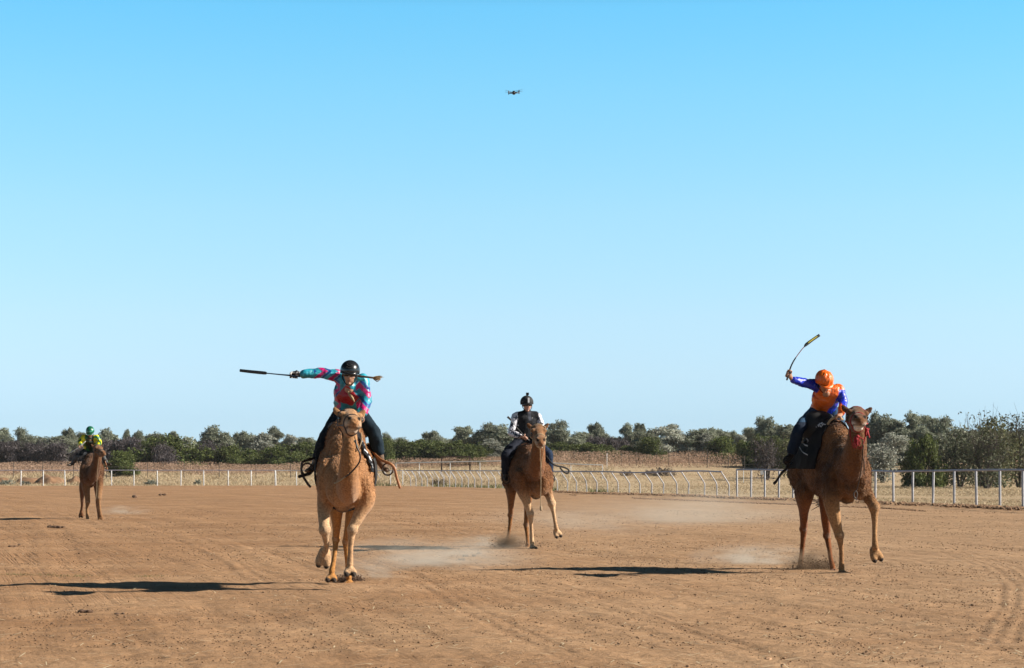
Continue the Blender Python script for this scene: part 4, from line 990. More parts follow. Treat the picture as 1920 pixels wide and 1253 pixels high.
    # chin strap and goggles
    st = MB()
    for q in (-1, 1): st.loft([H(q*.083, .0, .0), H(q*.078, .025, -.06), H(q*.03, .055, -.122), H(0, .058, -.126)], .006, U, 6, 3)
    grow(st); st.build('chin_strap', M['black'], root)
    if c.get('goggles', True):
        g = MB(); ps = [H(.080*math.sin(a), .012+.083*math.cos(a), -.008) for a in np.linspace(-1.35, 1.35, 11)]
        g.loft(ps, [(.022, .010)]*11, u, 10, 2); grow(g); g.build('goggles', M['lens'], root)
    return root, G, (lambda x, y, z: O+(s_*x+f*y+u*z)*hs)

def whip(name, label, segs, J):
    """segs: list of (material, part name, [points], [radii])"""
    p0 = J(*segs[0][2][0]); root = empty(name, tuple(p0), label, 'whip')
    for mat, nm, pts, rad in segs: MB().loft([J(*q) for q in pts], [r[::-1] if not np.isscalar(r) else r for r in rad] if not np.isscalar(rad) else rad, (0, 1, 0), 8, 4).build(nm, M[mat], root)
    return root
def strap(root, name, mat, pts, wd, th, J):
    MB().loft([J(*q) for q in pts], [(wd, th)]*len(pts), (0, 0, 1), 8, 5).build(name, M[mat], root)

# ------------------------------------------------------------------ A: sandy camel, turquoise rider
def leg(front, knee, p, **k): return dict(front=front, knee=knee, p=p, **k)
def tri(x): return np.abs(np.modf(np.abs(x))[0]-.5)*2
fa = Frame(648, 26.7, 0); JA = fa.J
camA, meA, HA = camel(fa, 'sandy blond camel galloping head-on under the rider in the turquoise and pink shirt', dict(wk=.94, tuft=.65,
    legs=[leg(True, 3, [(618, 900, -.52, (.12, .20)), (612, 935, -.50, (.115, .15)), (607, 962, -.60, (.078, .09)), (609, 993, -.74, .062), (611, 1012, -.66, .040), (612, 1024, -.58, .036), (608, 1034, -.54, .050)], toe=V(-.15, -.10, -1), up=V(0, -1, -.1), fs=1.35),
          leg(True, 3, [(680, 900, -.52, (.12, .20)), (686, 935, -.52, (.12, .15)), (674, 965, -.56, (.080, .09)), (661, 993, -.60, .058), (658, 1018, -.62, .036), (657, 1040, -.62, .036), (656, 1058, -.62, .044)], toe=V(.1, -1, -.35), up=V(0, -.3, 1), fs=1.15),
          leg(False, 3, [(628, 900, .62, (.13, .22)), (630, 945, .45, (.105, .16)), (631, 980, .62, (.062, .08)), (630, 1010, .82, .046), (628, 1034, .80, .033), (625, 1055, .76, .033), (622, 1072, .72, .042)], toe=V(0, -1, -.25), up=V(0, -.2, 1), fs=1.1),
          leg(False, 3, [(668, 900, .62, (.13, .22)), (664, 945, .40, (.105, .16)), (655, 985, .60, (.060, .08)), (649, 1016, .80, .046), (650, 1040, .85, .033), (652, 1065, .92, .033), (654, 1083, .95, .042)], toe=V(0, -1, -.3), up=V(0, -.2, 1), fs=1.05)],
    neck=[(650, 912, -.50, (.17, .22)), (652, 914, -.86, (.145, .20)), (653, 894, -1.18, (.125, .165)), (655, 862, -1.32, (.112, .135)), (656.5, 838, -1.34, (.096, .112)), (656, 812, -1.30, (.088, .10))],
    head=dict(at=(655, 790, -1.38), turn=11, pitch=4, roll=-5, s=1.22),
    cols=dict(base=(.41, .205, .092), light=(.55, .355, .205), dark=(.21, .085, .032), neck=(.34, .16, .062), hind=(.44, .20, .055), face=(.40, .22, .105), lip=(.55, .41, .30), mott=.5, ruff=.30),
    halter='darkleather',
    ropes=[('darkleather', .010, [(667, 826, -1.55), (669, 838, -1.58), (675, 852, -1.58), (674, 866, -1.55), (664, 880, -1.50), (654, 890, -1.45), (648, 894, -1.42)]),
           ('rope', .010, [(648, 894, -1.42), (640, 900, -1.32), (632, 905, -1.2), (627, 906, -1.15)]),
           ('rope', .008, [(677, 812, -1.4), (678, 826, -1.4), (673, 840, -1.42), (668, 846, -1.42)]),
           ('teal', .010, [(665, 827, -1.50), (668, 833, -1.52), (670, 838, -1.5)])]))
bvA = body_bvh(camA, meA)
def silkA(cw, G, lat):
    n = len(cw); x, z = cw[:, 0], cw[:, 2]; xs, zs = G['shL'][0], G['shL'][2]
    teal, cyan, mag, blue = [np.array(q) for q in ((.015, .22, .30), (.03, .42, .58), (.55, .01, .17), (.01, .05, .28))]
    ns = pnoise(cw, 7, 1); col = lerp(teal[None], cyan[None], np.clip(.5+ns*1.5, 0, 1)[:, None])
    armL = x < xs+.02; armR = x > G['shR'][0]-.07
    def bands(c, s, zig):
        st = np.modf(s*1.0+zig+100)[0]; c = np.where((st < .36)[:, None], mag[None], c); return np.where(((st > .42) & (st < .62))[:, None], blue[None], c)
    cl = bands(col, (x-xs)*5.2, tri((z-zs)*5+.2)*.7); cr = bands(col, (z-zs)*4.6+.28, -tri((x-G['shR'][0])*4+.1)*.6)
    col = np.where((armL & (x > G['wrL'][0]+.17))[:, None], cl, col); col = np.where(armR[:, None] & (z < G['shR'][2]-.02)[:, None], cr, col)
    ch = G['chest']; d = np.abs(x-ch[0]+.03)/.15+np.abs(z-ch[2]+.10)/.17
    return np.where(((d < 1) & (cw[:, 1] < ch[1]+.02))[:, None], np.array((.42, .008, .02))[None], col)
rA, GA, RHA = rider(fa, 'person in turquoise and pink silks, arm and whip flung out, over the sandy camel', dict(
    j=dict(head=(656, 700, -.12), neck=(655, 722, .02), chest=(656, 731, .10), waist=(652, 757, .34), pelvis=(652, 775, .50),
           shL=(635, 706, .10), shR=(678, 712, .08), elL=(602, 699, .06), wrL=(563, 702, .0), haL=(552.5, 704.5, -.02), elR=(687, 748, .05), wrR=(680, 778, -.22), haR=(676, 786, -.30),
           hipL=(641, 780, .46), hipR=(671, 781, .46), knL=(608, 827, .16), knR=(701, 812, .16), anL=(591, 872, .28), anR=(714, 866, .28), toL=(576, 883, .14), toR=(726, 882, .16)),
    turn=0, pitch=-8, roll=-3, gloves='L', hands=dict(L=((530, 702.5, -.05), (570, 706, .0), V(0, 0, .6)), R=(V(1, 0, 0), V(0, 0, 1))),
    shirtcol=silkA, seed=1.0, helmet='blackgloss', skin=(.50, .28, .19), leg=1.12, boot='brownboot', hem=.62,
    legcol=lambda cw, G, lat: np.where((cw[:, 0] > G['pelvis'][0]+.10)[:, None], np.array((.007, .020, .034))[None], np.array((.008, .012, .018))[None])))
for q in (-1, 1):
    for yy_, zz_ in ((.118, .080), (.108, .106)):
        t = MB(); t.loft([RHA(q*.004, yy_+.006, zz_-.012), RHA(q*.030, yy_-.004, zz_+.004)], [.004, .006], (0, 1, 0), 6, 1); t.build('helmet_vent', M['black'], rA)
t = MB(); t.loft([RHA(.07, -.05, -.02), JA(672, 705.5, -.08), JA(686, 707, -.10), JA(699, 708.5, -.10)], [.018, .014, .013, .012], (0, 1, 0), 8, 6)
t.build('braid', M['hair'], rA)
t = MB()
for i in range(30):
    e = JA(714+rng.normal(0, 2), 709+rng.normal(0, 2.2), -.10+rng.normal(0, .03)); t.loft([JA(698, 708.5, -.10), lerp(JA(699, 708.5, -.10), e, .55)+V(*rng.normal(0, .012, 3)), e], [.006, .006, .002], (0, 1, 0), 5, 2)
t.build('braid_end', M['blond'], rA)
t = MB(); t.loft([JA(653, 731, -.07), JA(654, 738, -.10), JA(660, 746, -.12), JA(664, 753, -.12)], [.010, .013, .018, .007], (0, 1, 0), 8, 4); t.build('loose_plait', M['blond'], rA)
whip('whip', 'long black whip held straight out by the turquoise rider', [
    ('whipblue', 'shaft', [(562, 706.2, .0), (540, 703.8, -.04), (520, 702, -.05), (500, 700, -.05)], [.011, .010, .008, .007]),
    ('whip', 'flap', [(500, 700.2, -.05), (496, 699.6, -.05), (472, 697.3, -.05), (450, 694.8, -.05)], [(.012, .006), (.020, .006), (.020, .006), (.018, .006)])], JA)
def words(G_, fr, marks):
    return lambda q: q
def clothcolA(c):
    L = fa.loc(c); k = (np.abs(np.sin(L[:, 2]*34)) > .55) & (np.abs(L[:, 1]+.30) < .022) & (L[:, 2] > 1.5) & (L[:, 2] < 1.85) & (pnoise(c, 25) > -.25)
    return np.where(k[:, None], np.array((.75, .77, .8))[None], np.array((.009, .010, .014))[None])
sA = empty('racing_saddle', tuple(fa.W(0, .2, 1.9)), 'black saddle pad and tan leather straps on the sandy camel', 'saddle')
# pad and straps
drape(fa, bvA, 'saddle_cloth', None, M['cloth'], .24, .66, -62, 66, 1.5, .02, lambda c: np.tile(np.array((.009, .010, .014)), (len(c), 1)), parent=sA)
drape(fa, bvA, 'breast_strap', None, M['cloth'], -.36, -.24, 12, 98, 1.5, .03, clothcolA, parent=sA)
drape(fa, bvA, 'girth', None, M['black'], -.06, .06, 60, 300, 1.42, .018, None, parent=sA)
for o in list(sA.children):
    o.data.transform(__import__('mathutils').Matrix.Translation(Vector(fa.b)-sA.location))
m = MB(); m.loft([fa.W(-.20, .42, 1.95), fa.W(0, .42, 2.02), fa.W(.20, .42, 1.95)], [.07, .08, .07], -fa.F, 12, 4); m.build('seat', M['darkleather'], sA)
strap(sA, 'stirrup_leather', 'leather', [(690, 832, .3), (698, 846, .2), (714, 862, .1), (730, 869, .05), (739, 877, .05), (744, 896, .05), (750, 915, .05)], .017, .009, JA)
strap(sA, 'stirrup_leather', 'darkleather', [(612, 838, .3), (590, 858, .2), (570, 865, .1), (565, 874, .1), (567, 890, .1), (576, 906, .1), (582, 913, .1)], .016, .009, JA)
strap(sA, 'stirrup_leather', 'black', [(560, 894, .1), (568, 892, .1), (582, 887, .15)], .020, .010, JA)
for (a, b) in ((576, 880), (727, 880)):
    c = JA(a, b, .15); m = MB(); m.loft([c+V(.07*math.cos(q), 0, .075*math.sin(q)) for q in np.linspace(0, 2*math.pi, 17)], .011, (0, 1, 0), 7, 1, False); m.build('stirrup', M['darkleather'], sA)

# ------------------------------------------------------------------ B: brown camel in the middle, black-vested rider
fb = Frame(990, 39.7, 19); JB = fb.J
camB, meB, HB = camel(fb, 'brown camel with pale lower legs running in mid-field under the black-vested rider', dict(k=.97, wk=.88, woolz=(.95, 1.3),
    hump=(.05, 1.68, .34),
    legs=[leg(True, 3, [(974, 890, -.50, (.12, .20)), (980, 920, -.50, (.11, .15)), (987, 940, -.52, (.080, .09)), (994, 964, -.52, .060), (996, 985, -.50, .036), (997, 1004, -.50, .035), (998, 1020, -.52, .044)], toe=fb.F*1.0+V(.0, 0, -.1), fs=1.05),
          leg(True, 3, [(1015, 892, -.52, (.12, .20)), (1024, 914, -.55, (.10, .14)), (1029, 928, -.62, (.078, .09)), (1034, 944, -.70, .064), (1038, 962, -.74, .038), (1041, 980, -.78, .036), (1043, 991, -.80, .046)], toe=V(.35, -.6, -.75), up=V(0, -.6, .5), fs=1.15),
          leg(False, 3, [(960, 890, .60, (.13, .22)), (958, 915, .45, (.105, .17)), (958, 942, .60, (.064, .08)), (957.5, 966, .82, .048), (956, 984, .84, .034), (954, 1000, .86, .034), (952, 1013, .88, .042)], toe=fb.F*1.0+V(0, 0, -.4), fs=1.0),
          leg(False, 3, [(988, 890, .60, (.12, .20)), (990, 920, .42, (.10, .15)), (989, 950, .45, (.062, .08)), (987, 984, .52, .047), (988, 1000, .48, .034), (989, 1014, .44, .034), (989, 1023, .42, .042)], toe=fb.F, fs=1.0)],
    neck=[(995, 872, -.50, (.20, .27)), (1002, 878, -.82, (.18, .24)), (1006, 866, -1.05, (.155, .18)), (1009, 848, -1.18, (.130, .14)), (1010, 832, -1.23, (.110, .12)), (1009, 820, -1.22, (.098, .11))],
    head=dict(at=(1009, 812, -1.32), turn=-14, pitch=-13, roll=0, s=1.22),
    cols=dict(base=(.25, .108, .042), light=(.70, .46, .27), dark=(.075, .027, .010), neck=(.23, .092, .034), hind=(.26, .11, .035), face=(.24, .12, .055), lip=(.58, .46, .34), mott=.6, ruff=.35),
    halter='rope', hw=.009,
    ropes=[('rope', .007, [(1012, 835, -1.5), (1013, 850, -1.4), (1014, 880, -1.25), (1014, 915, -1.15), (1013.5, 938, -1.12), (1014.5, 952, -1.12)]),
           ('rope', .007, [(1020, 828, -1.5), (1019, 845, -1.4), (1016, 862, -1.3), (1014, 880, -1.25)]),
           ('rope', .022, [(1014, 951, -1.12), (1014.5, 956, -1.12)])]))
bvB = body_bvh(camB, meB)
def stars(cw, pts, r, col, sc_):
    for p in pts:
        dx, dz_ = (cw[:, 0]-p[0]), (cw[:, 2]-p[2]); a = np.arctan2(dx, dz_); d = np.hypot(dx, dz_)
        rr = r*(.42+.58*np.clip(1-np.abs(np.modf(np.abs(a/(2*math.pi/5))+.5)[0]-.5)*3.2, 0, 1))
        k = (d < rr) & (cw[:, 1] < p[1]+.10); col = np.where(k[:, None], np.array(sc_)[None], col)
    return col
def silkB(cw, G, lat):
    col = np.tile(np.array((.72, .72, .80)), (len(cw), 1)); pts = [lerp(G['shL'], G['elL'], t)+V(dx, 0, 0) for t, dx in ((.12, .02), (.5, -.03), (.9, .02))]
    pts += [lerp(G['elL'], G['wrL'], .45), lerp(G['elL'], G['wrL'], .8)]+[lerp(G['shR'], G['elR'], t) for t in (.15, .6)]
    return stars(cw, pts, .062, col, (.008, .010, .03))
rB, GB, RHB = rider(fb, 'smiling person in black vest over white star-patterned sleeves riding the middle brown camel', dict(
    j=dict(head=(988, 758, .22), neck=(989, 774, .30), chest=(987, 784, .32), waist=(984, 812, .36), pelvis=(982, 828, .40),
           shL=(967, 781, .30), shR=(1008, 781, .30), elL=(958, 812, .26), wrL=(978, 819, .02), haL=(985.5, 820.5, -.04), elR=(1018, 806, .2), wrR=(1012, 822, -.05), haR=(1006, 824, -.12),
           hipL=(973, 833, .36), hipR=(996, 833, .36), knL=(949, 852, .10), knR=(1027, 850, .10), anL=(948, 887, .26), anR=(1030, 888, .26), toL=(949, 901, .12), toR=(1034, 899, .12)),
    turn=-4, pitch=-4, hands=dict(L=((952, 783, -.1), (992, 826, -.04), V(-.3, 0, .6)), R=(V(1, 0, 0), V(0, 0, 1))),
    shirtcol=silkB, seed=4.0, helmet='black', skin=(.52, .28, .20), smile=True, leg=1.15, boot='boot', sleeve=.88,
    vest=lambda cw, G, lat: np.where((np.abs((cw-G['chest'])@lat-.02) < .028*(1+.0*cw[:, 2]))[:, None] & (cw[:, 2] > G['chest'][2]-.05)[:, None] & (cw[:, 1] < G['chest'][1])[:, None], np.array((.05, .055, .075))[None], np.array((.009, .010, .014))[None]),
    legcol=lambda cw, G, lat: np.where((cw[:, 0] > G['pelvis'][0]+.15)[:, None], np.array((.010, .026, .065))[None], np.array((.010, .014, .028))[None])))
MB().box(RHB(0, .02, .175), (.028, .022, .024)).build('camera_mount', M['black'], rB, sm=False)
m = MB(); m.loft([RHB(0, .0, .140), RHB(0, .02, .160)], .014, (1, 0, 0), 8, 1); m.build('mount_stem', M['black'], rB)
m = MB(); m.box(RHB(-.004, .124, .072), (.016, .004, .048), (V(1, 0, 0), nrm(V(0, -1, .35)), nrm(V(0, .35, 1)))); m.build('helmet_badge', M['white'], rB, sm=False)
whip('whip', 'thin whip with small dark flap held upright by the black-vested rider', [
    ('whip', 'shaft', [(993, 827, -.04), (984, 818.6, -.06), (970, 803, -.1), (957, 788, -.1)], [.009, .008, .006, .005]),
    ('whip', 'flap', [(957.5, 788.2, -.1), (955.5, 785, -.1), (952, 782, -.1)], [(.010, .006), (.020, .008), (.020, .008)])], JB)
sB = empty('racing_saddle', tuple(fb.W(0, .3, 1.8)), 'dark saddle with looping black strap on the middle brown camel', 'saddle')
o = drape(fb, bvB, 'saddle_cloth', None, M['cloth'], .10, .66, -80, 80, 1.45, .02, lambda c: np.tile(np.array((.010, .010, .014)), (len(c), 1)), parent=sB)
o.data.transform(__import__('mathutils').Matrix.Translation(Vector(fb.b)-sB.location))
m = MB(); m.loft([fb.W(-.18, .42, 1.84), fb.W(0, .42, 1.90), fb.W(.18, .42, 1.84)], [.06, .07, .06], -fb.F, 12, 4); m.build('seat', M['darkleather'], sB)
strap(sB, 'loop_strap', 'black', [(1024, 855, .0), (1032, 866, -.05), (1042, 873, -.05), (1056, 876, -.05), (1066, 881, -.05), (1064, 888, -.05), (1056, 884, -.05), (1050, 877, -.05)], .016, .008, JB)
m = MB(); m.loft([JB(1030, 896, .1), JB(1039, 900, .1)], [(.03, .02)]*2, (0, 0, 1), 8, 1); m.build('strap_end', M['black'], sB)
for (a, b) in ((949, 899), (1033, 897)):
    c = JB(a, b, .14); m = MB(); m.loft([c+V(.07*math.cos(q), 0, .08*math.sin(q)) for q in np.linspace(0, 2*math.pi, 17)], .012, (0, 1, 0), 7, 1, False); m.build('stirrup', M['darkleather'], sB)

# ------------------------------------------------------------------ C: dark brown camel on the right, orange and blue rider
fc = Frame(1558, 30.8, 20); JC = fc.J
camC, meC, HC = camel(fc, 'dark brown woolly camel with red halter running on the right under the orange-capped rider', dict(k=1.04, wk=.84, woolz=(.85, 1.15),
    hump=(.00, 1.72, .38),
    legs=[leg(True, 3, [(1560, 885, -.50, (.12, .20)), (1557, 915, -.52, (.12, .16)), (1560, 950, -.54, (.105, .125)), (1573, 1004, -.56, .058), (1577, 1028, -.55, .036), (1578, 1050, -.55, .035), (1578, 1066, -.56, .044)], toe=V(.55, -1, -.12), fs=1.15),
          leg(True, 3, [(1608, 880, -.52, (.12, .20)), (1616, 908, -.56, (.11, .14)), (1627, 930, -.66, (.085, .10)), (1638, 951, -.76, .068), (1640, 980, -.80, .040), (1640, 1008, -.84, .038), (1641, 1026, -.86, .050)], toe=V(.25, -.55, -.85), up=V(0, -.6, .5), fs=1.25),
          leg(False, 3, [(1518, 885, .60, (.13, .24)), (1508, 925, .48, (.13, .20)), (1507, 960, .62, (.070, .09)), (1507, 992, .82, .052), (1505, 1018, .86, .036), (1503, 1040, .88, .035), (1501, 1058, .90, .044)], toe=fc.F*1+V(0, 0, -.4), fs=1.05),
          leg(False, 3, [(1556, 890, .62, (.12, .22)), (1550, 930, .42, (.11, .16)), (1548, 970, .50, (.070, .085)), (1551, 1004, .62, .050), (1555, 1030, .50, .035), (1558, 1050, .42, .035), (1561, 1063, .36, .043)], toe=fc.F, fs=1.05)],
    neck=[(1580, 868, -.50, (.20, .29)), (1594, 874, -.84, (.185, .25)), (1602, 856, -1.06, (.165, .19)), (1606, 832, -1.20, (.140, .15)), (1607, 808, -1.25, (.118, .125)), (1607, 796, -1.24, (.105, .112))],
    head=dict(at=(1606, 784, -1.34), turn=-24, pitch=2, roll=-5, s=1.30),
    cols=dict(base=(.215, .094, .036), light=(.42, .23, .105), dark=(.045, .015, .006), neck=(.16, .064, .023), hind=(.22, .068, .018), face=(.13, .056, .025), lip=(.80, .70, .62), liptop=.05, mott=.8, ruff=-.4),
    halter='red', hw=.008, tail=[(1556, 930, .8), (1541, 938, .75), (1530, 948, .7)],
    tassels=[(1608, 819, -1.62), (1604, 822, -1.60), (1625, 806, -1.55)],
    ropes=[('darkleather', .008, [(1616, 822, -1.62), (1618, 838, -1.5), (1617, 860, -1.40), (1614, 885, -1.25), (1610, 905, -1.15), (1606, 920, -1.1)]),
           ('darkleather', .009, [(1619, 836, -1.5), (1617, 852, -1.42), (1620, 868, -1.35), (1620, 888, -1.28)]),
           ('darkleather', .010, [(1606, 919, -1.1), (1601, 925, -1.1), (1602, 933, -1.1), (1606, 934, -1.1), (1607, 927, -1.1), (1605, 920, -1.1)])]))
bvC = body_bvh(camC, meC)
def silkC(cw, G, lat):
    org_, blu = np.array((.86, .15, .010)), np.array((.004, .03, .55)); q = (cw-G['chest'])@lat
    col = np.tile(org_, (len(cw), 1)); shl = (G['shL']-G['chest'])@lat; shr = (G['shR']-G['chest'])@lat
    k = (q < shl+.045) | ((q > shr-.05) & (cw[:, 2] < G['shR'][2]-.0)); return np.where(k[:, None], blu[None], col)
rC, GC, RHC = rider(fc, 'person in orange cap, orange shirt and blue sleeves crouched with one arm raised', dict(
    j=dict(head=(1545.5, 716, -.02), neck=(1549, 731, .12), chest=(1551, 737, .20), waist=(1546, 757, .40), pelvis=(1540, 775, .55),
           shL=(1529, 722, .15), shR=(1573, 731, .15), elL=(1508, 718, .10), wrL=(1484, 711, .05), haL=(1478, 702, .0), elR=(1581, 754, .05), wrR=(1577, 778, -.22), haR=(1570, 784, -.30),
           hipL=(1528, 778, .50), hipR=(1560, 775, .50), knL=(1499, 804, .20), knR=(1578, 806, .22), anL=(1484, 850, .32), anR=(1590, 850, .4), toL=(1473, 866, .20), toR=(1598, 862, .3)),
    turn=-6, pitch=-36, roll=3, rim=6, hands=dict(L=((1487, 680, .0), (1476, 712, .0), V(.2, .3, 0)), R=(V(1, 0, 0), V(0, 0, 1))),
    shirtcol=silkC, seed=7.0, helmetcol=lambda x, y, z, cw: np.tile(np.array((.90, .16, .008)), (len(x), 1)), puff=True, peak=.06, skin=(.45, .22, .13), leg=1.1, boot='boot', fat=1.06, goggles=True,
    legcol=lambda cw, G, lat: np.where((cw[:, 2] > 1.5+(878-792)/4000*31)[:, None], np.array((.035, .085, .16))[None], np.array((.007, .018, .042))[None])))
whip('whip', 'curved black whip with yellow lettered flap raised by the orange-capped rider', [
    ('whip', 'handle', [(1475.5, 712, .0), (1478.5, 702, .0), (1482, 690, .0), (1487, 679, .0), (1492, 671, .0)], [.013, .012, .011, .010, .009]),
    ('whippink', 'shaft', [(1492, 671, .0), (1497, 664, .0), (1503, 656, .0), (1508.5, 650, .0)], .006),
    ('whip', 'flap', [(1508, 650.5, .0), (1512, 646, .0), (1524, 637, .0), (1536.5, 628.5, .0)], [(.008, .006), (.022, .006), (.020, .006), (.020, .006)]),
    ('yellow', 'lettering', [(1515, 643.2, -.012), (1524, 636.6, -.012), (1532, 631, -.012)], [(.007, .003), (.009, .003), (.007, .003)])], JC)
def coverC(c):
    return np.tile(np.array((.008, .008, .010)), (len(c), 1))
sC = empty('racing_saddle', tuple(fc.W(0, .2, 2.0)), 'black saddle cover with white stripes over the hump of the right-hand camel', 'saddle')
def addC(o): o.data.transform(__import__('mathutils').Matrix.Translation(Vector(fc.b)-sC.location)); return o
addC(drape(fc, bvC, 'hump_cover', None, M['cloth'], -.18, .78, -100, 70, 1.55, .03, coverC, parent=sC))
m = MB(); m.ball(fc.W(-.05, .30, 2.10), (.28, .34, .24), (fc.S, -fc.F, V(0, 0, 1)), 20, 12); m.build('saddle_hump_pad', M['black'], sC)
def on_side(lst, off=.05):                       # a mark lying on the cover
    out = []
    for a, b in lst:
        d = Vector(nrm(V((a-960)/FPX, 1, (HY-b)/FPX))); h = LAST['bv'].ray_cast(Vector((0, 0, EYE)), d, 100)
        out.append(np.array(h[0] if h[0] else JC(a, b, .3))-np.array(d)*off)
    return out
for seg in ([(1496, 834), (1502, 843), (1508, 850), (1515, 854)], [(1503, 824), (1506, 831), (1510, 836), (1515, 838)]):
    MB().loft(on_side(seg, .012), [(.008, .030)]*4, -fc.F, 8, 4).build('white_stripe', M['white'], sC)
for seg in ([(1508, 826), (1513, 832)], [(1512, 822), (1517, 829)], [(1510, 827), (1516, 822)], [(1513, 831), (1518, 827)]):
    MB().loft(on_side(seg, .012), [(.008, .012)]*2, -fc.S, 8, 2).build('white_letter', M['white'], sC)
m = MB()
for i in range(16):
    a = 1532+i*.9+rng.normal(0, .6); b = 798-i*.25+rng.normal(0, 2.2); p = on_side([(a, b), (a+rng.normal(0, 2), b+rng.normal(0, 1.5))], .09); m.loft(p, .007, (0, 0, 1), 5, 1)
m.build('white_scribble', M['white'], sC)
strap(sC, 'wither_strap', 'rope', [(1552, 795, -.20), (1558, 787, -.26), (1566, 783, -.30), (1574, 782, -.28), (1580, 787, -.25)], .020, .012, JC)
strap(sC, 'stirrup_leather', 'black', [(1486, 846, .3), (1476, 876, .28), (1465, 888, .25), (1456, 902, .2), (1451, 907, .2)], .022, .010, JC)
strap(sC, 'stirrup', 'black', [(1483, 853, .25), (1472, 858, .2), (1470, 868, .18), (1480, 872, .2), (1486, 868, .25)], .012, .012, JC)
strap(sC, 'girth', 'black', [(1517, 850, -.08), (1522, 870, -.08), (1529, 893, -.08)], .035, .012, JC) if False else None

# ------------------------------------------------------------------ D: far dark camel, green and yellow rider
fd = Frame(172, 62.2, 6); JD = fd.J
camD, meD, HD = camel(fd, 'dark brown camel far back on the left under the rider in yellow and green', dict(k=.98, wk=.88, vox=1.15, legk=1.18, woolz=(.95, 1.3),
    hump=(.10, 1.66, .32),
    legs=[leg(True, 3, [(162, 898, -.50, (.12, .20)), (161, 912, -.50, (.11, .14)), (163, 926, -.52, (.075, .09)), (164.5, 941, -.54, .060), (163, 953, -.54, .036), (163.5, 962, -.54, .036), (164, 970, -.56, .044)], toe=fd.F+V(0, 0, -.1), fs=1.15),
          leg(True, 3, [(184, 898, -.52, (.12, .20)), (186, 910, -.54, (.10, .14)), (186, 922, -.62, (.080, .09)), (185, 934, -.70, .068), (186, 946, -.70, .040), (187, 957, -.68, .040), (188, 965, -.66, .050)], toe=V(.1, -.6, -.85), up=V(0, -.6, .5), fs=1.25),
          leg(False, 3, [(163, 895, .60, (.13, .20)), (156, 912, .45, (.10, .14)), (154, 926, .60, (.060, .08)), (154, 938, .82, .046), (154, 947, .95, .034), (153, 955, 1.05, .034), (152, 960, 1.08, .042)], toe=V(-.1, -.3, -1), up=V(0, -.8, .3), fs=1.1),
          leg(False, 3, [(182, 895, .60, (.13, .20)), (183, 912, .42, (.10, .14)), (183, 928, .60, (.060, .08)), (183, 945, .80, .046), (184, 958, .75, .034), (185, 966, .72, .034), (186, 971, .70, .042)], toe=fd.F, fs=1.05)],
    neck=[(172, 888, -.50, (.20, .27)), (175, 888, -.82, (.18, .24)), (179, 876, -1.05, (.150, .18)), (182, 864, -1.18, (.13, .145)), (183, 854, -1.25, (.118, .13)), (183, 848, -1.25, (.11, .12))],
    head=dict(at=(183, 843, -1.27), turn=27, pitch=-8, roll=0, s=1.08),
    cols=dict(base=(.17, .075, .032), light=(.28, .15, .07), dark=(.055, .022, .010), neck=(.12, .055, .024), hind=(.14, .055, .020), face=(.20, .10, .05), lip=(.33, .20, .12), mott=.6, ruff=.5),
    halter='darkleather', ropes=[('rope', .007, [(186, 853, -1.6), (184, 868, -1.4), (182, 895, -1.2), (181, 925, -1.1), (178, 940, -1.1)])]))
def silkD(cw, G, lat):
    yl, gr, bk = np.array((.75, .68, .01)), np.array((.01, .14, .035)), np.array((.012, .02, .01)); q = (cw-G['chest'])@lat
    n = pnoise(cw, 9, 2); col = np.where((n > .06)[:, None], gr[None], yl[None]); return np.where((np.abs(q) < .12)[:, None] & (n < .25)[:, None], bk[None], col)
rD, GD, RHD = rider(fd, 'distant person in yellow and green silks and green helmet on the far left camel', dict(
    j=dict(head=(169, 810, .0), neck=(169, 821, .12), chest=(168.5, 825, .18), waist=(168, 836, .38), pelvis=(169, 843, .50),
           shL=(157, 820, .15), shR=(181, 820, .15), elL=(149, 830, .10), wrL=(151, 835, -.18), haL=(152, 837, -.24), elR=(187, 829, .10), wrR=(184, 837, -.2), haR=(181, 839, -.26),
           hipL=(162, 846, .46), hipR=(177, 846, .46), knL=(147, 853, .16), knR=(191, 853, .16), anL=(136, 869, .30), anR=(200, 868, .30), toL=(127, 872, .16), toR=(207, 871, .16)),
    turn=0, pitch=-35, hands=dict(L=((128, 850, -.2), (162, 827, -.24), V(0, 0, .8)), R=(V(1, 0, 0), V(0, 0, 1))),
    shirtcol=silkD, seed=9.0, helmetcol=lambda x, y, z, cw: np.where((np.abs(z-.045-.15*x) < .010)[:, None], np.array((.10, .45, .33))[None], np.array((.004, .12, .06))[None]), skin=(.45, .25, .17), boot='boot', leg=.82, goggles=True,
    legcol=lambda cw, G, lat: np.where((cw[:, 2] < G['knL'][2]-.02)[:, None], np.array((.10, .11, .12))[None], np.array((.03, .033, .04))[None])))
whip('whip', 'pale thin whip pointing down beside the distant green-helmeted rider', [('white', 'shaft', [(160, 828, -.24), (152, 835.5, -.24), (140, 844, -.22), (128, 851, -.2)], [.012, .012, .010, .008]),
     ('whip', 'flap', [(129, 850.5, -.2), (125, 853, -.2)], [(.02, .008)]*2)], JD)
sD = empty('racing_saddle', tuple(fd.W(0, .35, 1.85)), 'dark saddle with hanging stirrup straps on the far left camel', 'saddle')
bvD = body_bvh(camD, meD)
o = drape(fd, bvD, 'saddle_cloth', None, M['cloth'], .12, .66, -70, 70, 1.5, .02, lambda c: np.tile(np.array((.012, .012, .014)), (len(c), 1)), parent=sD)
o.data.transform(__import__('mathutils').Matrix.Translation(Vector(fd.b)-sD.location))
strap(sD, 'stirrup_leather', 'leather', [(190, 852, .3), (197, 866, .2), (201, 880, .2)], .02, .01, JD)
strap(sD, 'stirrup_leather', 'darkleather', [(150, 852, .3), (142, 862, .2), (134, 872, .2)], .02, .01, JD)

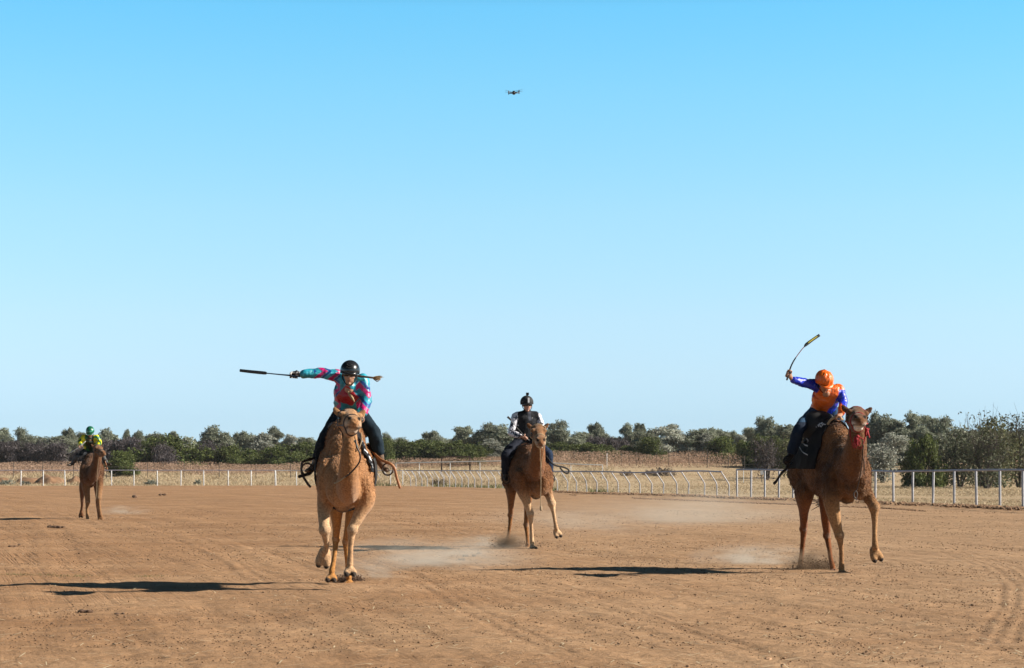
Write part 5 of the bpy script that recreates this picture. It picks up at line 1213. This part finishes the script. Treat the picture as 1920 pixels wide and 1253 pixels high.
# ------------------------------------------------------------------ drone high over the course
Yd = 62.0; dc = P(963.5, 174.5, Yd); root = empty('drone', tuple(dc), 'small dark four-rotor drone hovering high in the blue sky', 'drone')
m = MB(); m.loft([dc+V(0, .12, -.01), dc+V(0, .04, 0), dc+V(0, -.06, 0), dc+V(0, -.12, -.012)], [(.035, .025), (.055, .045), (.052, .042), (.03, .028)], (1, 0, 0), 14, 4); m.build('body', M['drone'], root)
m = MB(); m.ball(dc+V(0, -.11, -.045), .026, n=10, m=8); m.build('gimbal_camera', M['drone'], root)
m = MB(); m.box(dc+V(.0, .03, .045), (.035, .06, .012)); m.build('battery', M['drone'], root, sm=False)
for sx, sy, tz in ((-1, -1, -.010), (1, -1, .012), (-1, 1, -.004), (1, 1, .016)):
    tip = dc+V(sx*.15, sy*.13, tz+.01); m = MB(); m.loft([dc+V(sx*.04, sy*.05, 0), tip], [.013, .010], (0, 0, 1), 8, 1); am = m.build('arm', M['drone'], root)
    m = MB(); m.loft([tip+V(0, 0, -.015), tip+V(0, 0, .028)], .016, (1, 0, 0), 10, 1); m.build('motor', M['dronegrey'], root)
    an = .25*sx*sy+.1; d = V(math.cos(an), math.sin(an), .10*sx); m = MB(); h = tip+V(0, 0, .034)
    m.loft([h-d*.105, h, h+d*.105], [(.012, .003), (.010, .004), (.012, .003)], (0, 1, 0), 8, 2); m.build('rotor', M['drone'], root)
    m = MB(); m.loft([tip, tip-V(0, 0, .055 if sy < 0 else .03)], .007, (1, 0, 0), 6, 1); m.build('landing_leg', M['drone'], root)

# ------------------------------------------------------------------ kicked-up dust and clods
def dust(label, c, r, dens, col, seed, rot=0, nscale=1.9, thr=.46, name='dust_cloud'):
    m = MB(); m.ball((0, 0, 0), 1.0, n=20, m=12); me = m.mesh(name); o = bpy.data.objects.new(name, me); sc.collection.objects.link(o)
    o.location = c; o.scale = r; o.rotation_euler = (0, 0, R(rot)); tag(o, label, 'dust', kind='stuff')
    mt = bpy.data.materials.new('dust_in_air'); mt.use_nodes = True; nt = mt.node_tree; nt.nodes.remove(nt.nodes['Principled BSDF'])
    pv = nd(nt, 'ShaderNodeVolumePrincipled'); pv.inputs['Color'].default_value = (*col, 1); pv.inputs['Anisotropy'].default_value = .2
    tc = nd(nt, 'ShaderNodeTexCoord').outputs['Object']; ln = nd(nt, 'ShaderNodeVectorMath', {0: tc}, operation='LENGTH').outputs['Value']
    fall = ramp(nt, ln, [(0, 1), (.35, .6), (.65, .2), (.97, 0)])
    nz = nd(nt, 'ShaderNodeTexNoise', {'Vector': nd(nt, 'ShaderNodeVectorMath', {0: tc, 1: (seed, seed*2, 0)}, operation='ADD').outputs[0], 'Scale': nscale, 'Detail': 5, 'Roughness': .65}).outputs[0]
    k = ramp(nt, nz, [(thr-.03, 0), (thr+.22, 1)])
    d = mth(nt, 'MULTIPLY', mth(nt, 'MULTIPLY', k, fall), dens); nt.links.new(d, pv.inputs['Density']); nt.links.new(pv.outputs[0], nt.nodes['Material Output'].inputs['Volume'])
    me.materials.append(mt); return o
PALE, BRN = (.90, .80, .68), (.42, .28, .18)
def G0(px, py): return P(px, py, EYE*FPX/(py-HY))
c = G0(770, 1072); dust('pale dust trail drifting right behind the sandy camel', (c[0]+.3, c[1]+.9, .14), (1.9, 2.2, .40), 1.6, PALE, 3, 0)
c = G0(690, 1088); dust('pale dust puff by the grounded hind foot of the sandy camel', (c[0], c[1]+.1, .06), (.6, .5, .24), 3.5, PALE, 5, 0)
c = G0(905, 1026); dust('pale dust streak left of the middle camel', (c[0]+.2, c[1], .08), (.9, .8, .22), 3.0, PALE, 8)
c = G0(955, 1030); dust('brown burst of dirt at the hind foot of the middle camel', (c[0], c[1], .12), (.42, .35, .26), 16, BRN, 12, 0, 2.2, .40)
c = G0(1120, 1000); dust('broad thin dust haze hanging between the middle and right camels', (c[0], c[1], .25), (3.6, 5.0, .6), .20, PALE, 15, 0, 1.4)
c = G0(1330, 985); dust('wide thin dust veil trailing the right camel', (c[0], c[1]+2, .30), (4.5, 7.0, .80), .18, PALE, 19, 0, 1.3)
c = G0(1420, 1060); dust('pale dust lying behind the right camel', (c[0], c[1]+.2, .08), (1.2, 1.0, .30), 3.0, PALE, 22)
c = G0(1528, 1070); dust('brown dirt spray between the hind feet of the right camel', (c[0], c[1]+.1, .10), (.55, .35, .26), 16, BRN, 27, 0, 2.2, .42)
c = G0(235, 966); dust('small pale dust trail right of the far left camel', (c[0], c[1], .15), (1.1, 1.0, .22), 1.3, PALE, 31)
def spray(label, px, py, n, w_, h_, s0, mat):
    c = G0(px, py); X = c[0]+rng.normal(0, w_, n); Y = c[1]+rng.normal(0, .12, n); Z = np.abs(rng.normal(0, h_, n))*(1+1.2*(X-c[0])/w_*0)+.02
    scatter_chips('dirt_spray', n, lambda n_: (X, Y, Z), lambda n_, Y_: s0*(.3+rng.random(n)**2), mat, .8, label=label, cat='dirt')
mdk = simple('damp_dirt', (.13, .07, .04), .95, 0, .4, 5)
spray('dark ragged dirt thrown up under the hind foot of the sandy camel', 655, 1093, 2600, .085, .035, .009, mdk)
spray('dirt crumbs flying off the hind foot of the middle camel', 958, 1028, 500, .16, .06, .015, mdk)
spray('dirt crumbs flying between the feet of the right camel', 1530, 1069, 800, .16, .06, .013, mdk)
# camel dung and clods lying on the course
def lump(px, py, n, r, label, mat=None):
    c = G0(px, py); root = empty('dung_pile' if n > 1 else 'clod', tuple(c), label, 'dung' if n > 1 else 'clod')
    m = MB()
    for i in range(n): m.ball(c+V(rng.normal(0, r*.9) if n > 1 else 0, rng.normal(0, r*.6) if n > 1 else 0, r*.45), (r*rng.uniform(.6, 1.0), r*rng.uniform(.6, 1), r*rng.uniform(.3, .5)), n=9, m=6)
    me = m.organic('lump', tuple(c), r*.16, 1); displace(me, lambda q: r*.22*pnoise(q, 1.6/r, px*.1)); link('lump', me, mat or mdk, root)
for q in ((166, 1152, 3, .055, 'dark low dung pile on the near dirt, left foreground, larger of the two'), (228, 1155.5, 2, .04, 'small dark dung lump just right of the larger foreground pile'),
          (866, 1053, 1, .065, 'dark clod nearest the sandy camel of the three in a row'), (881, 1045, 2, .065, 'middle dark clod of the three in a row'), (897, 1042, 1, .06, 'farthest right clod of the three dark ones in a row'),
          (255, 934, 2, .16, 'dark clod pair on the far track right of the far left camel'), (302, 930, 3, .14, 'three dark clods farther along the far track'), (98, 991, 2, .09, 'dark clods by the shadow below the far left camel'), (118, 992, 3, .09, 'second clump of dark clods below the far left camel'),
          (1355, 1141, 1, .03, 'small dark clod alone on the near dirt, right foreground'), (20, 1027, 2, .06, 'dark clod on the dirt at the left edge, below the far camel shadow'), (36, 1024.5, 1, .05, 'small clod beside the one at the left edge')):
    lump(*q)
lump(1442, 1240, 2, .035, 'pale tan stone lying at the bottom edge of the picture', simple('tan_stone', (.50, .30, .17), .8, 0, .3, 30))

# ------------------------------------------------------------------ dusty air over the whole place
hz = MB(); hz.box((0, 720, 7.0), (960, 830, 9.5)); ho = link('haze', hz.mesh('haze', sm=False), None)
hm_ = bpy.data.materials.new('dusty_air'); hm_.use_nodes = True; nt = hm_.node_tree; nt.nodes.remove(nt.nodes['Principled BSDF'])
pv = nd(nt, 'ShaderNodeVolumePrincipled'); pv.inputs['Color'].default_value = (.93, .93, .95, 1); pv.inputs['Density'].default_value = .00007
nt.links.new(pv.outputs[0], nt.nodes['Material Output'].inputs['Volume']); ho.data.materials.append(hm_)
tag(ho, 'thin pale dusty haze over the course and paddocks', 'haze', kind='stuff')
